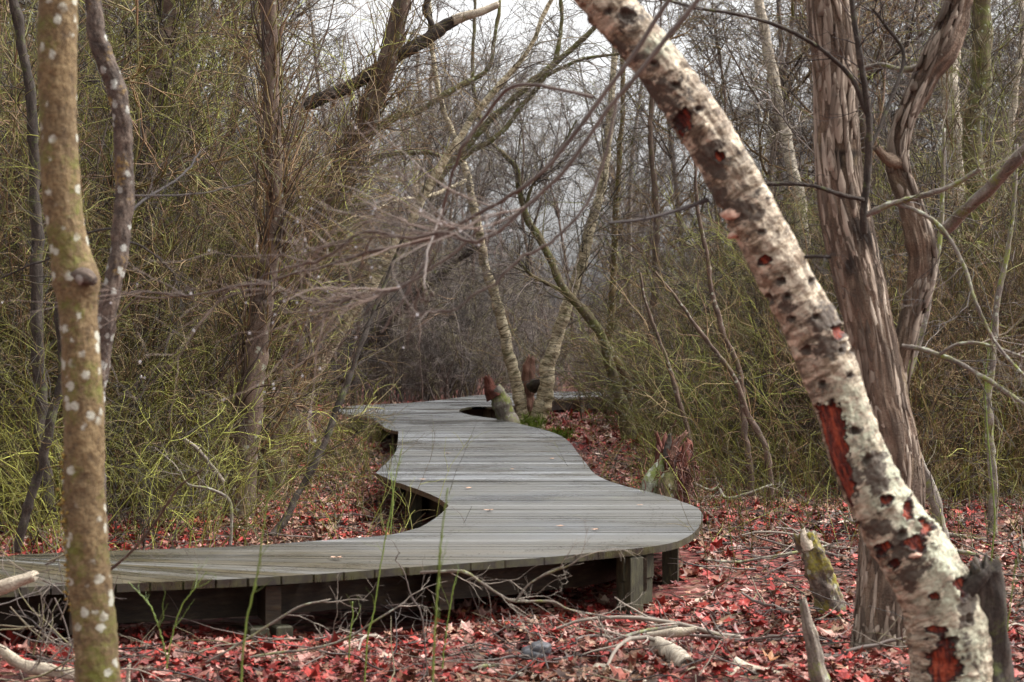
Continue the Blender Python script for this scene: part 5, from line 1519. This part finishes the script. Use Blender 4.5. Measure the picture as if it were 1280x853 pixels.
# ------------------------------------------------------------------ bare trees of the wood behind
def tree_variant(seed, h, r, n1, l1, n2, l2, n3, l3, n4, l4):
    rng = np.random.default_rng(seed)
    tr = MB()
    P = grow(rng, np.array([[0, 0, -.1]]), np.array([[rng.normal(0, .08), rng.normal(0, .08), 1.]]), np.array([h]), 18, .05, .02)
    tr.tubes(P, taper(1, 19, r, r * .2), 9, [.5])
    cr = MB()
    S, Dd, pi, t = branch(rng, P, n1, .1, 1, .45, 1.15)
    P1 = grow(rng, S, Dd, l1 * rng.uniform(.5, 1, n1) * (1.15 - .6 * t), 9, .13, .035)
    cr.tubes(P1, taper(n1, 10, r * .33, r * .1), 5)
    S, Dd, pi, t = branch(rng, P1, n2, .15, 1, .4, 1.1)
    P2 = grow(rng, S, Dd, l2 * rng.uniform(.4, 1, len(S)), 6, .16, .015)
    cr.tubes(P2, taper(len(S), 7, r * .13, r * .05), 3)
    S, Dd, pi, t = branch(rng, P2, n3, .15, 1, .4, 1.1)
    P3 = grow(rng, S, Dd, l3 * rng.uniform(.4, 1, len(S)), 4, .18, 0)
    cr.tubes(P3, taper(len(S), 5, r * .07, r * .03), 3)
    S, Dd, pi, t = branch(rng, P3, n4, .15, 1, .4, 1.1)
    P4 = grow(rng, S, Dd, l4 * rng.uniform(.4, 1, len(S)), 2, .18, 0)
    cr.tubes(P4, taper(len(S), 3, r * .045, r * .025), 3)
    return tr, cr
tv = []
for s in range(6):
    tr, cr = tree_variant(700 + s, 9 + s % 3, .075, 26, 2.6, 7, 1.3, 5, .6, 4, .28)
    a = tr.build('trunk', M_FARBARK if s % 2 else M_GREY)
    b = cr.build('crown', M_OCHRE if s % 3 == 0 else M_GREY)
    COL.objects.unlink(a)
    COL.objects.unlink(b)
    tv.append((a, b))
def bare_tree(x, y, s, rz, label, group, name='bare_tree'):
    root = empty(name, (x, y, float(ground_z(x, y))), label, 'tree', group)
    root.rotation_euler = (0, 0, rz)
    root.scale = (s, s, s)
    for o in tv[int(RNG.integers(len(tv)))]:
        c = o.copy()
        COL.objects.link(c)
        c.parent = root
def wood(n, pxs, Ys, label, group, margin=1.0):
    c = 0
    while c < n:
        px, Yv = RNG.uniform(*pxs), math.sqrt(RNG.uniform(Ys[0] ** 2, Ys[1] ** 2))
        x = (px - CX) / FPX * Yv
        if inside(np.array([x, x + margin, x - margin, x, x]), np.array([Yv, Yv, Yv, Yv + margin, Yv - margin])).any(): continue
        bare_tree(x, Yv, RNG.uniform(.8, 1.2), RNG.uniform(0, 6.28), label, group)
        c += 1
wood(26, (-150, 310), (24, 44), 'slender bare tree in the wood behind the left thicket', 'bare trees behind the left thicket')
wood(18, (840, 1400), (36, 52), 'slender bare tree in the wood behind the right thicket', 'bare trees behind the right thicket')
wood(15, (950, 1420), (27, 46), 'slender bare tree in the wood behind the right thicket', 'bare trees behind the right thicket')
wood(6, (400, 560), (47, 62), 'slender bare tree in the wood beyond the left far bend', 'bare trees beyond the far bend')
wood(7, (520, 820), (56, 70), 'slender bare tree in the pale gap beyond the boardwalk end', 'bare trees in the pale gap')

def far_wood():
    rng = np.random.default_rng(90)
    mb = MB()
    n = 220
    y = np.sqrt(rng.uniform(64 ** 2, 130 ** 2, n))
    x = rng.uniform(-.34, .34, n) * y
    gap = np.abs((x / y * FPX + CX) - 670) < 100
    keep = ~(gap & (rng.random(n) < .88))
    x, y = x[keep], y[keep]
    n = len(x)
    S = np.stack([x, y, ground_z(x, y) - .1], -1)
    H = rng.uniform(8, 14, n)
    P = grow(rng, S, np.stack([rng.normal(0, .06, n), rng.normal(0, .06, n), np.ones(n)], -1), H, 12, .045, .02)
    mb.tubes(P, taper(n, 13, rng.uniform(.07, .15, n), .02), 6)
    S, Dd, pi, t = branch(rng, P, 20, .1, 1, .4, 1.1)
    P1 = grow(rng, S, Dd, 3.0 * rng.uniform(.5, 1, len(S)) * (1.15 - .6 * t), 6, .13, .03)
    mb.tubes(P1, taper(len(S), 7, .028, .009), 3)
    S, Dd, pi, t = branch(rng, P1, 6, .15, 1, .4, 1.1)
    P2 = grow(rng, S, Dd, 1.5 * rng.uniform(.4, 1, len(S)), 4, .16, .01)
    mb.tubes(P2, taper(len(S), 5, .012, .006), 3)
    S, Dd, pi, t = branch(rng, P2, 4, .15, 1, .4, 1.1)
    P3 = grow(rng, S, Dd, .7 * rng.uniform(.4, 1, len(S)), 2, .16, 0)
    mb.tubes(P3, taper(len(S), 3, .008, .005), 3)
    # low brush closing the view under the trees
    m = 5200
    y = np.sqrt(rng.uniform(58 ** 2, 120 ** 2, m))
    x = rng.uniform(-.33, .33, m) * y
    S = np.stack([x, y, ground_z(x, y)], -1)
    P = grow(rng, S, np.stack([rng.normal(0, .25, m), rng.normal(0, .25, m), np.ones(m)], -1), rng.uniform(1.5, 4.2, m), 6, .12, 0)
    mb.tubes(P, taper(m, 7, .018, .006), 3)
    S, Dd, pi, t = branch(rng, P, 7, .15, 1, .4, 1.1)
    P = grow(rng, S, Dd, rng.uniform(.4, 1.3, len(S)), 3, .18, 0)
    mb.tubes(P, taper(len(S), 4, .009, .005), 3)
    o = mb.build('far_wood', M_HAZETWIG)
    tag(o, 'far grey wood of bare trees closing the view behind everything', 'woods', None, 'stuff')
far_wood()

# ------------------------------------------------------------------ sky, sun, camera
w = bpy.data.worlds.new('World')
scene.world = w
w.use_nodes = True
nt = w.node_tree
nt.nodes.clear()
sky = nt.nodes.new('ShaderNodeTexSky')
sky.sky_type = 'NISHITA'
sky.sun_disc = False
SUN_EL, SUN_AZ = math.radians(56), math.radians(78)     # azimuth from +Y towards +X
sky.sun_elevation = SUN_EL
sky.sun_rotation = SUN_AZ
sky.air_density = 1.0
sky.dust_density = 6.0
hs = nt.nodes.new('ShaderNodeHueSaturation')
hs.inputs['Saturation'].default_value = .04
bgn = nt.nodes.new('ShaderNodeBackground')
bgn.inputs[1].default_value = .15
out = nt.nodes.new('ShaderNodeOutputWorld')
nt.links.new(sky.outputs[0], hs.inputs['Color'])
nt.links.new(hs.outputs[0], bgn.inputs[0])
nt.links.new(bgn.outputs[0], out.inputs[0])
sd = bpy.data.lights.new('sun', 'SUN')
sd.energy = 1.5
sd.angle = math.radians(12)
sd.color = (1, .95, .88)
so = bpy.data.objects.new('sun', sd)
dirv = Vector((math.sin(SUN_AZ) * math.cos(SUN_EL), math.cos(SUN_AZ) * math.cos(SUN_EL), math.sin(SUN_EL)))
so.rotation_euler = dirv.to_track_quat('Z', 'Y').to_euler()
so.location = dirv * 60
COL.objects.link(so)

cd = bpy.data.cameras.new('camera')
cd.sensor_width = 36
cd.lens = FPX / 1280 * 36
cd.clip_end = 2000
cd.dof.use_dof = True
cd.dof.focus_distance = 17.0
cd.dof.aperture_fstop = 5.0
co = bpy.data.objects.new('camera', cd)
co.location = (0, 0, CAMZ)
co.rotation_euler = (math.radians(90), 0, 0)
COL.objects.link(co)
scene.camera = co

scene.view_settings.view_transform = 'Standard'
scene.view_settings.look = 'None'
scene.view_settings.gamma = 1
scene.view_settings.use_curve_mapping = False
scene.view_settings.exposure = 1.42
scene.render.film_transparent = False
c = scene.cycles
c.use_denoising = True
c.max_bounces = 5
c.diffuse_bounces = 2
c.glossy_bounces = 2
c.transmission_bounces = 3
c.transparent_max_bounces = 4
